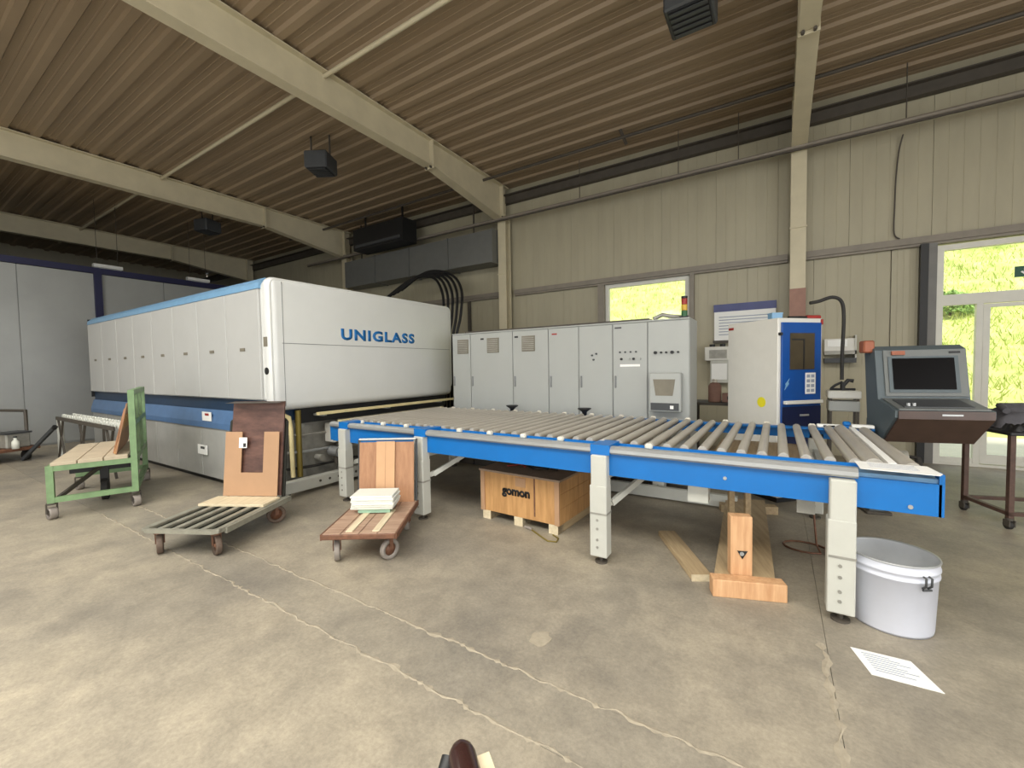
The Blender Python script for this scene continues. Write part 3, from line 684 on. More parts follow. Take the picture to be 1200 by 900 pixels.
# duct on the back wall behind the oven
du = thing('ventilation_duct', 'large grey rectangular air duct along the wall behind the oven', 'duct', (0, 0, 0))
for k in range(4):
    B(-5.815 - 1.4 * (k + 1) + 0.01, -5.815 - 1.4 * k - 0.012, 8.46, 8.94, 4.15, 4.93).build('duct_section', 'duct', du)
    B(-5.815 - 1.4 * k - 0.03, -5.815 - 1.4 * k + 0.0, 8.445, 8.955, 4.13, 4.95).build('flange', 'duct', du)
for x in (-6.5, -10.8): B(x, x + 0.03, 8.60, 8.63, 4.93, 6.0).build('hanger', 'steel_dark', du)
bk = thing('fan_housing', 'black fan housing hung high in the dark corner behind the oven', 'fan', (0, 0, 0))
B(-10.3, -8.3, 7.95, 8.45, 4.99, 5.58).build('housing', 'black', bk)
for x in (-10.1, -8.6): B(x, x + 0.04, 8.2, 8.24, 5.58, 6.03).build('hanger', 'black', bk)
B(-10.2, -8.4, 7.93, 7.95, 5.05, 5.13).build('lip', 'darkgrey', bk)
# pipes under the roof
def pipe(name, label, y, z, r, m, hang):
    t = thing(name, label, 'pipe', (0, 0, 0))
    MB().cyl((-13.5, y, z), (XR - 0.1, y, z), r, 8).build('tube', m, t)
    for x in hang: MB().cyl((x, y, z), (x, y, 5.99), 0.008, 6).build('hanger', 'steel_dark', t)
    return t
p1 = pipe('sprinkler_pipe', 'thin dark pipe hung just below the roof sheets', 7.95, 5.86, 0.03, 'steel_dark', (-9.6, -2.5, 3.0))
MB().bar((-2.5, 7.88, 5.98), (-2.42, 8.02, 5.74), 0.03, 0.05).build('clamp', 'steel_dark', p1)
p2 = pipe('conduit_pipe', 'pale conduit running along the back wall below the roof', 8.56, 5.16, 0.035, 'girt', (-3.6, -1.6, -0.6, 1.6))
MB().bar((-13.5, 8.56, 5.11), (8.0, 8.56, 5.11), 0.04, 0.02).build('rail', 'steel_dark', p2)
wc = tag(MB().tube(smooth([(1.64, 8.95, 5.12), (1.60, 8.97, 4.9), (1.57, 8.97, 4.5), (1.56, 8.97, 4.0), (1.56, 8.97, 3.62), (1.63, 8.97, 3.52)]), 0.01, 6).build('wall_cable', 'steel_dark'), 'thin dark cable hanging down the back wall above the door', 'cable')
# heaters hung from the roof
def heater(name, label, x, y, rz, s):
    t = thing(name, label, 'heater', (x, y, 5.36), rz, 'dark heaters hung from the roof')
    B(-0.24 * s, 0.24 * s, -0.25 * s, 0.25 * s, 0, 0.34 * s, bev=0.02).build('housing', 'darkgrey', t)
    B(-0.20 * s, 0.20 * s, -0.21 * s, 0.21 * s, -0.012, 0.0).build('outlet', 'black', t)
    for k in range(5): MB().bar((-0.19 * s, -0.17 * s + 0.085 * s * k, -0.02), (0.19 * s, -0.17 * s + 0.085 * s * k, -0.02), 0.05 * s, 0.006).build('louvre_blade', 'darkgrey', t)
    for sx in (-1, 1): B(sx * 0.2 * s - 0.012, sx * 0.2 * s + 0.012, -0.012, 0.012, 0.34 * s, 0.68).build('hanger', 'steel_dark', t)
    return t
heater('unit_heater', 'dark heater box hung from the roof near the top edge, right of centre', -0.82, 5.08, 0.0, 1.0)
heater('unit_heater', 'dark heater box hung between the two roof beams above the oven', -7.35, 5.0, 0.5, 0.9)
heater('unit_heater', 'shadowed heater box hung far back above the oven left half', -13.0, 5.4, 0.3, 0.9)
for k, (y, lb) in enumerate(((3.75, 'dim white strip lamp above the navy post of the partition'), (5.75, 'dim white strip lamp above the partition behind the oven'))):
    t = thing('strip_lamp', lb, 'lamp', (-14.6, y, 4.25), 0, 'strip lamps above the partition')
    B(-0.07, 0.07, -0.28, 0.28, 0.05, 0.13).build('housing', 'paper', t)
    MB().cyl((0, -0.26, 0.03), (0, 0.26, 0.03), 0.02, 8).build('tube', 'paper', t)
    for yy_ in (-0.2, 0.2): MB().cyl((0, yy_, 0.13), (0, yy_, 1.745), 0.006, 5).build('hanger', 'steel_dark', t)

# ================================================================== BLUE AND WHITE MACHINE (turned 45 degrees)
ang = math.radians(46)
mc = thing('machine_cabinet', 'tall white machine cabinet with blue door behind the conveyor', 'machine', (0.01, 5.58, 0), ang)
# local: +x along blue door, +y along white side
B(0.0, 0.62, 0.0, 0.76, 0.06, 2.10, bev=0.008).build('body', 'mach_white', mc)
B(0.02, 0.60, 0.02, 0.74, 0, 0.06).build('plinth', 'black', mc)
dr = B(0.035, 0.585, -0.022, 0.0, 0.62, 2.05, bev=0.004).build('door', 'mach_blue', mc)
B(0.14, 0.48, -0.030, -0.022, 1.52, 1.93).build('window_pane', 'smoke', dr)
B(0.32, 0.335, -0.034, -0.030, 1.52, 1.86).box(0.16, 0.335, -0.034, -0.030, 1.85, 1.865).build('dark_bracket', 'black', dr)
lb = B(0.36, 0.50, -0.028, -0.022, 1.24, 1.48).build('instruction_plate', 'paper', dr)
for k in range(4):
    for j in range(2): B(0.375 + 0.06 * j, 0.42 + 0.06 * j, -0.030, -0.028, 1.26 + 0.055 * k, 1.295 + 0.055 * k).build('print_block', 'ink', lb)
MB().prism([(0.07, 1.29), (0.13, 1.36), (0.12, 1.38), (0.14, 1.42), (0.08, 1.36), (0.09, 1.34)], 'y', -0.026, -0.022).build('warning_mark', 'stripe', dr)
B(0.05, 0.57, -0.07, -0.022, 1.13, 1.17, bev=0.006).build('door_shelf', 'mach_white', dr)
B(0.04, 0.58, -0.028, -0.022, 0.65, 1.10).build('lower_pane', 'mach_navy', dr)
B(0.28, 0.40, -0.04, -0.028, 0.99, 1.01).build('pull', 'alu', dr)
MB().cyl((0.02, -0.03, 1.92), (0.02, 0.0, 1.92), 0.018, 10).build('hinge', 'black', mc)
MB().cyl((0.0, 0.22, 1.14), (-0.004, 0.22, 1.14), 0.06, 16).build('warning_sticker', 'yellow', mc)
B(0.595, 0.62, -0.012, 0.0, 2.03, 2.09).build('lamp', 'red', mc)
B(-0.006, 0.0, 0.66, 0.74, 2.02, 2.05).build('name_plate', 'red', mc)
bx1 = thing('blue_carton', 'small light blue box on top of the white machine', 'box', (-0.02, 5.80, 2.101), 0.5)
B(-0.06, 0.06, -0.05, 0.05, 0, 0.07, bev=0.006).build('body', 'stripe', bx1); B(-0.061, 0.061, -0.051, 0.051, 0.06, 0.075).build('lid', 'stripe', bx1)
bx2 = thing('dark_tool', 'black and red handled tool lying on top of the white machine', 'tool', (0.16, 5.95, 2.101), 0.65)
MB().cyl((-0.06, 0, 0.02), (0.16, 0, 0.02), 0.02, 8).build('shaft', 'black', bx2); MB().cyl((0.16, 0, 0.025), (0.33, 0, 0.025), 0.025, 8).build('handle', 'red', bx2)
hz_ = tag(MB().tube(smooth([(0.33, 6.15, 2.30), (0.42, 6.2, 2.32), (0.55, 6.25, 2.36), (0.64, 6.28, 2.30), (0.665, 6.3, 2.1), (0.655, 6.3, 1.7), (0.655, 6.3, 1.385)]), 0.02, 8).build('black_hose', 'rubber'), 'black hose arching from behind the white machine down to the bench', 'hose')
# bench with units right of the machine
bn = thing('side_bench', 'small grey bench carrying equipment right of the blue and white machine', 'bench', (0.66, 6.30, 0))
B(-0.15, 0.16, -0.15, 0.15, 1.17, 1.26, bev=0.01).build('top_box', 'mach_white', bn)
B(-0.14, 0.15, -0.14, 0.14, 1.02, 1.14, bev=0.01).build('drawer', 'cab', bn)
for sx in (-0.13, 0.12):
    for sy in (-0.13, 0.11): B(sx, sx + 0.025, sy, sy + 0.025, 0, 1.17).build('leg', 'steel_dark', bn)
hb = thing('hose_nozzle', 'black hose fitting with flat base standing on the grey bench', 'fitting', (0.66, 6.27, 1.261))
MB().cyl((-0.12, 0, 0.012), (0.12, 0.02, 0.012), 0.014, 8).cyl((0, 0, 0.0), (0, 0.0, 0.10), 0.025, 10).build('base', 'black', hb)
MB().tube([(0, 0, 0.05), (0.05, 0, 0.12), (0.10, 0, 0.11)], 0.022, 8).build('lever', 'black', hb)
MB().tube([(-0.11, 0, 0.02), (-0.07, 0, 0.06), (0, 0, 0.10)], 0.014, 8).build('arm', 'black', hb)
sv = thing('wall_shelf_unit', 'small grey wall shelf with bright white box right of the machine', 'shelf', (0.98, 8.80, 1.58))
B(-0.30, 0.12, 0, 0.19, 0.0, 0.08).build('lower_shelf', 'darkgrey', sv); B(-0.30, 0.12, 0, 0.19, 0.14, 0.20).build('middle_shelf', 'mech', sv)
B(-0.30, 0.10, 0.02, 0.19, 0.20, 0.40).build('box', 'mach_white', sv); B(0.10, 0.12, 0.0, 0.19, 0.08, 0.45).build('end_bracket', 'leg', sv)
B(-0.26, 0.0, 0.012, 0.02, 0.27, 0.38).build('bright_plate', 'paper', sv)
# board and boxes on the wall left of the machine
bd = thing('notice_board', 'white notice board with a navy header strip on the back wall', 'board', (-1.02, 8.96, 0))
B(0, 1.0, -0.02, 0.02, 2.04, 2.58).build('board', 'paper', bd); B(-0.01, 1.01, -0.03, 0.02, 2.58, 2.72).build('header', 'banner', bd)
B(-0.02, 0.30, -0.04, 0.0, 1.99, 2.04).build('ledge', 'steel_dark', bd)
for k in range(7): B(0.08, 0.9, -0.024, -0.02, 2.14 + 0.055 * k, 2.155 + 0.055 * k).build('print_line', 'ink', bd)
cp = thing('control_panel', 'grey wall control panel with a white sheet below the notice board', 'panel', (-1.17, 8.90, 0))
B(0, 0.42, -0.10, 0.08, 1.66, 1.92, bev=0.01).build('box', 'mach_white', cp); B(0.08, 0.38, -0.106, -0.10, 1.70, 1.86).build('display', 'mech', cp)
B(0.10, 0.40, -0.08, 0.08, 1.24, 1.66).build('lower_box', 'leg', cp); B(0.12, 0.38, -0.086, -0.08, 1.30, 1.60).build('sheet', 'paper', cp)
for px in (0.12, 0.30): MB().cyl((px, 0, 1.92), (px, 0, 1.97), 0.05, 10).build('knob', 'black', cp)
wt = thing('workbench', 'dark low workbench behind the conveyor between cabinets and white machine', 'workbench', (-0.80, 6.75, 0))
B(-0.30, 0.35, 0, 0.55, 0.99, 1.03).build('top', 'steel_dark', wt)
for sx in (-0.28, 0.30):
    for sy in (0.02, 0.49): B(sx, sx + 0.04, sy, sy + 0.04, 0, 0.99).build('leg', 'steel_dark', wt)
bt = thing('red_canister', 'reddish brown canister with pale cap on the workbench', 'canister', (-0.78, 6.92, 1.03))
MB().lathe([(0, 0), (0.085, 0), (0.09, 0.02), (0.09, 0.24), (0.06, 0.28), (0.03, 0.29), (0, 0.29)], 16).build('body', 'primer', bt)
MB().cyl((0, 0, 0.29), (0, 0, 0.34), 0.03, 10).build('cap', 'nylon', bt)
b2 = thing('brown_box', 'low brown box beside the reddish canister on the workbench', 'box', (-0.58, 6.95, 1.03))
B(-0.10, 0.10, -0.07, 0.07, 0, 0.13, bev=0.006).build('body', 'primer', b2); B(-0.03, 0.03, -0.074, -0.07, 0.04, 0.09).build('label_patch', 'black', b2)
b3 = thing('black_bottle', 'thin black bottle standing on the workbench', 'bottle', (-0.52, 7.12, 1.03))
MB().lathe([(0, 0), (0.04, 0), (0.04, 0.2), (0.015, 0.25), (0.015, 0.3), (0, 0.3)], 12).build('body', 'black', b3); MB().cyl((0, 0, 0.3), (0, 0, 0.32), 0.018, 8).build('cap', 'darkgrey', b3)

# ================================================================== OPERATOR CONSOLE
cn = thing('operator_console', 'dark grey operator console with black monitor at the end of the conveyor', 'console', (1.13, 5.35, 0), math.radians(14))
# local: front = -y ; width x -0.33..0.33
hw = 0.34
body = MB().prism([(0.06, 0.84), (-0.12, 0.86), (-0.36, 1.10), (-0.36, 1.16), (-0.06, 1.24), (0.02, 1.70), (0.10, 1.74), (0.22, 1.72), (0.14, 1.0)], 'x', -hw, hw).build('housing', 'console', cn)
# screen bezel lies on sloped plane from (-0.06,1.24) to (0.02,1.70)
def sl(x, t, o):  # t 0..1 along slope, o outward
    y = -0.06 + 0.08 * t; z = 1.24 + 0.46 * t; return (x, y - o * 0.985, z + o * 0.171)
def slab(x0, x1, t0, t1, o0, o1):
    vs = [sl(x0, t0, o0), sl(x1, t0, o0), sl(x1, t1, o0), sl(x0, t1, o0), sl(x0, t0, o1), sl(x1, t0, o1), sl(x1, t1, o1), sl(x0, t1, o1)]
    return MB().add(vs, [(0, 3, 2, 1), (4, 5, 6, 7), (0, 1, 5, 4), (1, 2, 6, 5), (2, 3, 7, 6), (3, 0, 4, 7)])
slab(-hw + 0.06, hw - 0.01, 0.06, 0.99, 0.0, 0.012).build('bezel', 'console_light', cn)
slab(-hw + 0.09, hw - 0.07, 0.13, 0.86, 0.012, 0.02).build('screen_frame', 'console', cn)
slab(-hw + 0.12, hw - 0.10, 0.19, 0.82, 0.02, 0.023).build('screen', 'screen', cn)
slab(-hw + 0.12, -hw + 0.22, 0.89, 0.97, 0.012, 0.03).build('orange_plate', 'orange', cn)
slab(hw - 0.13, hw - 0.05, 0.91, 0.95, 0.012, 0.018).build('buttons', 'black', cn)
B(-hw - 0.07, -hw + 0.02, 0.06, 0.17, 1.68, 1.80, bev=0.012).build('beacon', 'orange', cn)
MB().prism([(-0.355, 1.165), (-0.07, 1.24), (-0.07, 1.25), (-0.355, 1.178)], 'x', -hw + 0.03, hw - 0.03).build('keyboard_ledge', 'console_light', cn)
MB().prism([(-0.33, 1.185), (-0.13, 1.235), (-0.13, 1.245), (-0.33, 1.195)], 'x', -hw + 0.08, hw - 0.12).build('keyboard', 'darkgrey', cn)
MB().prism([(-0.372, 1.16), (-0.374, 1.09), (-0.135, 0.85), (-0.125, 0.86), (-0.362, 1.10), (-0.36, 1.16)], 'x', -hw + 0.02, hw - 0.01).build('front_skirt', 'console_brown', cn)
B(-0.02, 0.12, -0.376, -0.372, 1.12, 1.135).build('key_plate', 'alu', cn)
for px in (-0.22, -0.18): MB().cyl((px, -0.30, 1.19), (px, -0.30, 1.225), 0.014, 10).build('knob', 'alu', cn)
MB().prism([(0.14, 1.16), (0.30, 1.22), (0.28, 1.235), (0.12, 1.17)], 'x', hw - 0.10, hw - 0.02).build('paper_slip', 'paper', cn)
B(-0.20, -0.08, 0.40, 0.50, 0.03, 1.0).box(-0.20, -0.08, 0.12, 0.40, 0.88, 1.0).build('pedestal', 'console', cn)
B(-0.24, -0.02, 0.36, 0.62, 0.0, 0.03, bev=0.006).build('foot_plate', 'steel_dark', cn)

# ================================================================== ROLLING TABLE (right)
rt = thing('rolling_table', 'rusty brown steel rolling table with dark top near the glazed door', 'table', (1.86, 5.77, 0), math.radians(17.4))
W_, D_, Ht = 1.05, 0.54, 0.885
for sx in (0, W_):
    for sy in (0, D_):
        B(sx - 0.02, sx + 0.02, sy - 0.02, sy + 0.02, 0.11, Ht).build('leg', 'rust_dark', rt)
        ct = MB().cyl((sx, sy, 0.085), (sx, sy, 0.11), 0.03, 8).box(sx - 0.025, sx - 0.017, sy - 0.035, sy + 0.035, 0.03, 0.09).box(sx + 0.017, sx + 0.025, sy - 0.035, sy + 0.035, 0.03, 0.09).build('caster', 'steel_dark', rt)
        MB().cyl((sx - 0.015, sy + 0.01, 0.042), (sx + 0.015, sy + 0.01, 0.042), 0.042, 16).build('wheel', 'rubber', ct)
B(-0.02, W_ + 0.02, -0.02, 0.02, 0.13, 0.165).box(-0.02, W_ + 0.02, D_ - 0.02, D_ + 0.02, 0.13, 0.165).box(-0.02, 0.02, 0.02, D_ - 0.02, 0.13, 0.165).box(W_ - 0.02, W_ + 0.02, 0.02, D_ - 0.02, 0.13, 0.165).build('lower_frame', 'rust_dark', rt)
B(-0.03, W_ + 0.03, -0.03, D_ + 0.03, Ht, Ht + 0.035, bev=0.006).build('top', 'black', rt)
jk = thing('grey_jacket', 'crumpled dark grey jacket lying on the rolling table', 'jacket', (2.14, 6.24, 0.921), 0.30)
m = MB(); n = 28; vs = []
for j in range(n + 1):
    for i in range(n + 1):
        u, v = i / n, j / n; e = min(1, 6 * min(u, 1 - u, v, 1 - v)) ** 0.5
        vs.append((-0.34 + 0.80 * u + 0.02 * noise.noise(Vector((u * 6, v * 6, 2))), -0.14 + 0.42 * v, 0.003 + e * (0.17 + 0.08 * noise.noise(Vector((u * 4, v * 3, 1))) + 0.03 * noise.noise(Vector((u * 11, v * 9, 6))))))
m.add(vs, [(j * (n + 1) + i, j * (n + 1) + i + 1, (j + 1) * (n + 1) + i + 1, (j + 1) * (n + 1) + i) for j in range(n) for i in range(n)], True)
m.add([(-0.34, -0.14, 0.002), (0.46, -0.14, 0.002), (0.46, 0.28, 0.002), (-0.34, 0.28, 0.002)], [(3, 2, 1, 0)])
m.build('fabric', 'cloth', jk)
MB().tube([(-0.28, -0.12, 0.17), (-0.24, 0.02, 0.21), (-0.14, 0.12, 0.20), (0.05, 0.14, 0.2)], 0.03, 8).build('collar', 'cloth', jk)
rg = thing('black_rag', 'crumpled black rag at the left edge of the rolling table', 'rag', (1.93, 5.86, 0.921), 0.3)
m = MB(); n = 14; vs = []
for j in range(n + 1):
    for i in range(n + 1):
        u, v = i / n, j / n; e = min(1, 5 * min(u, 1 - u, v, 1 - v)) ** 0.5
        vs.append((-0.10 + 0.22 * u, -0.08 + 0.14 * v, 0.002 + e * (0.05 + 0.05 * noise.noise(Vector((u * 5, v * 5, 9))))))
m.add(vs, [(j * (n + 1) + i, j * (n + 1) + i + 1, (j + 1) * (n + 1) + i + 1, (j + 1) * (n + 1) + i) for j in range(n) for i in range(n)], True)
m.build('fabric', 'black', rg)
MB().tube([(-0.06, -0.06, 0.02), (0.0, -0.085, 0.015), (0.08, -0.07, 0.02)], 0.012, 6).build('hem', 'black', rg)

# ================================================================== GREEN CART
def wheel_parts(t, x, y, zc, r, wdt, axis_dir, fork, mw, mf, ztop):
    a = Vector((math.cos(axis_dir), math.sin(axis_dir), 0)); p = Vector((x, y, zc))
    f = MB().bar(p + a * (wdt / 2 + 0.008), p + a * (wdt / 2 + 0.008) + Vector((0, 0, ztop - zc - 0.01)), 0.03, 0.008, up=a)
    f.bar(p - a * (wdt / 2 + 0.008), p - a * (wdt / 2 + 0.008) + Vector((0, 0, ztop - zc - 0.01)), 0.03, 0.008, up=a)
    f.cyl((x, y, ztop - 0.018), (x, y, ztop), 0.045, 12)
    cst = f.build('caster', mf, t)
    wh = MB().lathe([(r * 0.62, -wdt * 0.42), (r * 0.97, -wdt / 2), (r, -wdt * 0.3), (r, wdt * 0.3), (r * 0.97, wdt / 2), (r * 0.62, wdt * 0.42), (r * 0.62, -wdt * 0.42)], 22).build('wheel', mw, cst)
    hb_ = MB().lathe([(0, -wdt * 0.5), (r * 0.22, -wdt * 0.5), (r * 0.25, -wdt * 0.25), (r * 0.63, -wdt * 0.2), (r * 0.63, wdt * 0.2), (r * 0.25, wdt * 0.25), (r * 0.22, wdt * 0.5), (0, wdt * 0.5)], 14).build('hub', mf, cst)
    mx_ = Matrix.Translation(p) @ a.to_track_quat('Z', 'Y').to_matrix().to_4x4()
    wh.matrix_local = mx_; hb_.matrix_local = mx_
    return cst
gdir = Vector((-1.44, 0.53, 0)).normalized(); ga = math.atan2(gdir.y, gdir.x) - PI  # local +x points backward of gdir
# local frame: x along -gdir?  use local x = gdir, y = right-hand normal flipped
gc = thing('glass_cart', 'green steel cart with upright rack and cream boards on its deck', 'cart', (-6.79, 1.17, 0), math.atan2(gdir.y, gdir.x))
# here local +x = away to the left-back, local -y = towards the oven (width 0.70)
GL, GW = 1.50, 0.70
def gy(v): return -v
ZT = 0.59
for (x, v) in ((0, 0), (0, GW), (GL, 0), (GL, GW)):
    top = 1.40 if v == GW else ZT
    B(x - 0.03, x + 0.03, gy(v) - 0.03, gy(v) + 0.03, 0.18, top).build('post', 'green', gc)
    wheel_parts(gc, x, gy(v), 0.065, 0.065, 0.07, -1.1 if v == 0 else -1.25, None, 'tread', 'steel_dark', 0.18)
def rail(x0, v0, z0, x1, v1, z1, wdt=0.05, h=0.06, nm='rail'): return MB().bar((x0, gy(v0), z0), (x1, gy(v1), z1), wdt, h).build(nm, 'green', gc)
rail(0, 0.03, 0.21, 0, GW - 0.03, 0.21); rail(GL, 0.03, 0.21, GL, GW - 0.03, 0.21)
rail(0, 0.03, ZT - 0.03, 0, GW - 0.03, ZT - 0.03); rail(GL, 0.03, ZT - 0.03, GL, GW - 0.03, ZT - 0.03)
rail(0.03, 0, ZT - 0.03, GL - 0.03, 0, ZT - 0.03); rail(0.03, GW, ZT - 0.03, GL - 0.03, GW, ZT - 0.03)
rail(0.03, GW, 0.21, GL - 0.03, GW, 0.21)
rail(0.0, GW, 1.37, GL, GW, 1.37, nm='top_rail'); rail(0.03, GW, 1.0, GL - 0.03, GW, 1.0)
for x in (0.5, 1.0): rail(x, GW, ZT, x, GW, 1.34, nm='upright')
MB().bar((0.06, gy(0.05), 0.22), (0.70, gy(0.42), 0.50), 0.03, 0.04).build('diagonal_brace', 'steel_dark', gc)
MB().bar((0.03, gy(GW), 0.24), (0.55, gy(GW), 0.55), 0.03, 0.04).build('diagonal_brace', 'green', gc)
cw = B(0.60, 0.68, gy(0.36) - 0.04, gy(0.36) + 0.04, 0.22, 0.56).build('centre_fork', 'black', gc)
MB().cyl((0.64, gy(0.36) - 0.03, 0.14), (0.64, gy(0.36) + 0.03, 0.14), 0.14, 20).build('wheel', 'rubber', cw)
MB().bar((0.64, gy(0.05), 0.40), (0.64, gy(GW - 0.05), 0.40), 0.04, 0.05).build('axle_beam', 'black', gc)
for k in range(3):
    yb = gy(0.01 + 0.215 * k)
    B(-0.03, GL + 0.03, yb - 0.205, yb, ZT, ZT + 0.035 + 0.004 * k, bev=0.003).build('deck_board', 'cream_board', gc)
cb1 = thing('brown_boards', 'brown cardboard sheets leaning against the rack of the green cart', 'cardboard', (-6.79, 1.17, 0), math.atan2(gdir.y, gdir.x))
for k in range(3):
    x0_, x1_, zt_ = ((0.04, 1.25, 1.24), (0.10, 1.05, 1.10), (0.16, 0.9, 1.17))[k]; vb, vt_ = 0.53 - 0.016 * k, 0.648 - 0.016 * k
    MB().add([(x, gy(v + o), z) for o in (0, 0.012) for (x, v, z) in ((x0_, vb, 0.64), (x1_, vb, 0.64), (x1_, vt_, zt_), (x0_, vt_, zt_))],
             [(0, 3, 2, 1), (4, 5, 6, 7), (0, 1, 5, 4), (1, 2, 6, 5), (2, 3, 7, 6), (3, 0, 4, 7)]).build('sheet', 'ply' if k != 1 else 'crate_wood', cb1)

# ================================================================== SLATTED TROLLEY
# local: x = width (to the right), y = length (away), origin front centre
def trolley_frame(name, label, fl, fr, group=None):
    fl = Vector(fl); fr = Vector(fr); c = (fl + fr) / 2; d = fr - fl
    return thing(name, label, 'trolley', (c.x, c.y, 0), math.atan2(d.y, d.x), group)
T1A = 0.47
s1 = thing('slatted_trolley', 'low trolley with grey steel slat deck and tall boards at its back', 'trolley', (-4.34, 1.47, 0), T1A)
w1_, l1_, z1_ = 0.74, 1.00, 0.25
for k in range(6):
    x = -w1_ / 2 + 0.035 + k * (w1_ - 0.07) / 5
    B(x - 0.026, x + 0.026, 0.02, l1_, z1_ - 0.03, z1_, bev=0.005).build('slat', 'slat_steel', s1)
MB().prism([(-w1_ / 2, 0.10), (-w1_ / 2 + 0.015, 0.03), (-w1_ / 2 + 0.06, 0.0), (w1_ / 2 - 0.06, 0.0), (w1_ / 2 - 0.015, 0.03), (w1_ / 2, 0.10), (w1_ / 2 - 0.02, 0.10), (w1_ / 2 - 0.07, 0.03), (-w1_ / 2 + 0.07, 0.03), (-w1_ / 2 + 0.02, 0.10)], 'z', z1_ - 0.035, z1_ + 0.002).build('front_rail', 'slat_steel', s1)
B(-w1_ / 2 + 0.02, w1_ / 2 - 0.02, 0.60, 0.86, z1_, z1_ + 0.025, bev=0.003).build('deck_board', 'pale_wood', s1)
B(-w1_ / 2 + 0.04, w1_ / 2 - 0.04, 0.05, l1_ - 0.05, z1_ - 0.042, z1_ - 0.034).build('under_shade', 'slat_dark', s1)  # dark sheet standing in for the shadow between and below the slats
for y in (0.16, 0.80): B(-w1_ / 2 + 0.03, w1_ / 2 - 0.03, y, y + 0.05, z1_ - 0.075, z1_ - 0.03).build('cross_bar', 'slat_dark', s1)
for x in (-w1_ / 2, w1_ / 2): MB().bar((x, 0.09, z1_ - 0.03), (x, l1_, z1_ - 0.03), 0.025, 0.05).build('side_rail', 'slat_steel', s1)
for (x, y, ax) in ((-0.27, 0.10, 0.75), (0.27, 0.10, 0.95), (-0.27, 0.86, 0.2), (0.30, 0.86, -0.75)):
    wheel_parts(s1, x, y, 0.09, 0.09, 0.045, ax, None, 'old_tread', 'rust', z1_ - 0.05)
for x in (-0.32, 0.32): MB().tube([(x, 0.96, z1_ - 0.02), (x, 1.02, 0.7), (x, 1.07, 1.05)], 0.018, 8).build('back_post', 'slat_dark', s1)
MB().tube([(-0.32, 1.07, 1.05), (0.32, 1.07, 1.05)], 0.018, 8).build('back_rail', 'slat_dark', s1)
def lean_sheet(m_, x0, x1, yb, yt, zb, zt, th): # leaning slab
    k = (yt - yb) / (zt - zb)
    def P_(x, z, o): return (x, yb + (z - zb) * k + o, z)
    return m_.add([P_(x0, zb, 0), P_(x1, zb, 0), P_(x1, zt, 0), P_(x0, zt, 0), P_(x0, zb, th), P_(x1, zb, th), P_(x1, zt, th), P_(x0, zt, th)],
                  [(0, 3, 2, 1), (4, 5, 6, 7), (0, 1, 5, 4), (1, 2, 6, 5), (2, 3, 7, 6), (3, 0, 4, 7)])
pb = thing('plywood_sheet', 'tall dark brown coated plywood panel leaning on the slatted trolley', 'panel', (-4.34, 1.47, 0), T1A)
lean_sheet(MB(), -0.26, 0.33, 0.90, 1.03, z1_ + 0.026, 1.27, 0.018).build('sheet', 'ply_brown', pb)
lean_sheet(MB(), -0.26, 0.33, 0.8985, 1.0285, 1.262, 1.268, 0.02).build('edge_band', 'steel_dark', pb)
uc = thing('cut_cardboard', 'U-shaped cut-out cardboard sheet leaning on the brown panel', 'cardboard', (-4.34, 1.47, 0), T1A)
um = MB(); zb = z1_ + 0.026; yb = 0.868
kk = 0.118
def U(x0, x1, za, zc): lean_sheet(um, x0, x1, yb + (za - zb) * kk, yb + (zc - zb) * kk, za, zc, 0.008)
U(-0.30, 0.31, zb, 0.52); U(-0.30, -0.11, 0.52, 0.95); U(0.14, 0.31, 0.52, 0.95)
ucs = um.build('sheet', 'cardboard', uc)
n1 = MB(); lean_sheet(n1, -0.14, -0.05, yb - 0.004 + (0.78 - zb) * kk, yb - 0.004 + (0.89 - zb) * kk, 0.78, 0.89, 0.003)
nt = n1.build('note', 'paper', uc)
n2 = MB(); lean_sheet(n2, -0.09, -0.06, yb - 0.007 + (0.79 - zb) * kk, yb - 0.007 + (0.83 - zb) * kk, 0.79, 0.83, 0.003); n2.build('note_print', 'black', uc)

# ================================================================== PLATFORM TROLLEY
T2A = 0.575
s2 = thing('platform_trolley', 'low platform trolley with worn reddish wooden deck and plywood back', 'trolley', (-2.885, 2.19, 0), T2A)
w2_, l2_, z2_ = 0.60, 0.86, 0.26
nb = 4
for k in range(nb):
    x0 = -w2_ / 2 + k * w2_ / nb
    B(x0 + 0.002, x0 + w2_ / nb - 0.002, 0, l2_, z2_ - 0.035, z2_, bev=0.004).build('deck_plank', 'ply_red', s2)
B(-w2_ / 2, w2_ / 2, -0.02, 0.0, z2_ - 0.045, z2_ - 0.002, bev=0.006).build('front_edge', 'rust', s2)
for x in (-w2_ / 2 - 0.012, w2_ / 2): B(x, x + 0.012, -0.01, l2_, z2_ - 0.05, z2_ - 0.002).build('side_edge', 'rust', s2)
for x in (-0.12, 0.10): B(x, x + 0.06, 0.03, 0.55, z2_, z2_ + 0.010, bev=0.002).build('wood_strip', 'pale_wood', s2)
for (x, y, ax) in ((-0.22, 0.10, 0.35), (0.22, 0.10, -0.7), (-0.22, 0.74, 0.1), (0.22, 0.74, 0.1)):
    wheel_parts(s2, x, y, 0.085, 0.085, 0.042, ax, None, 'tread', 'rust', z2_ - 0.04)
for x in (-0.29, 0.29): MB().tube([(x, l2_ - 0.02, z2_ - 0.03), (x, l2_ + 0.03, 0.6), (x, l2_ + 0.05, 0.88)], 0.014, 8).build('back_post', 'darkgrey', s2)
MB().tube([(-0.29, l2_ + 0.05, 0.88), (0.29, l2_ + 0.05, 0.88)], 0.014, 8).build('back_rail', 'alu', s2)
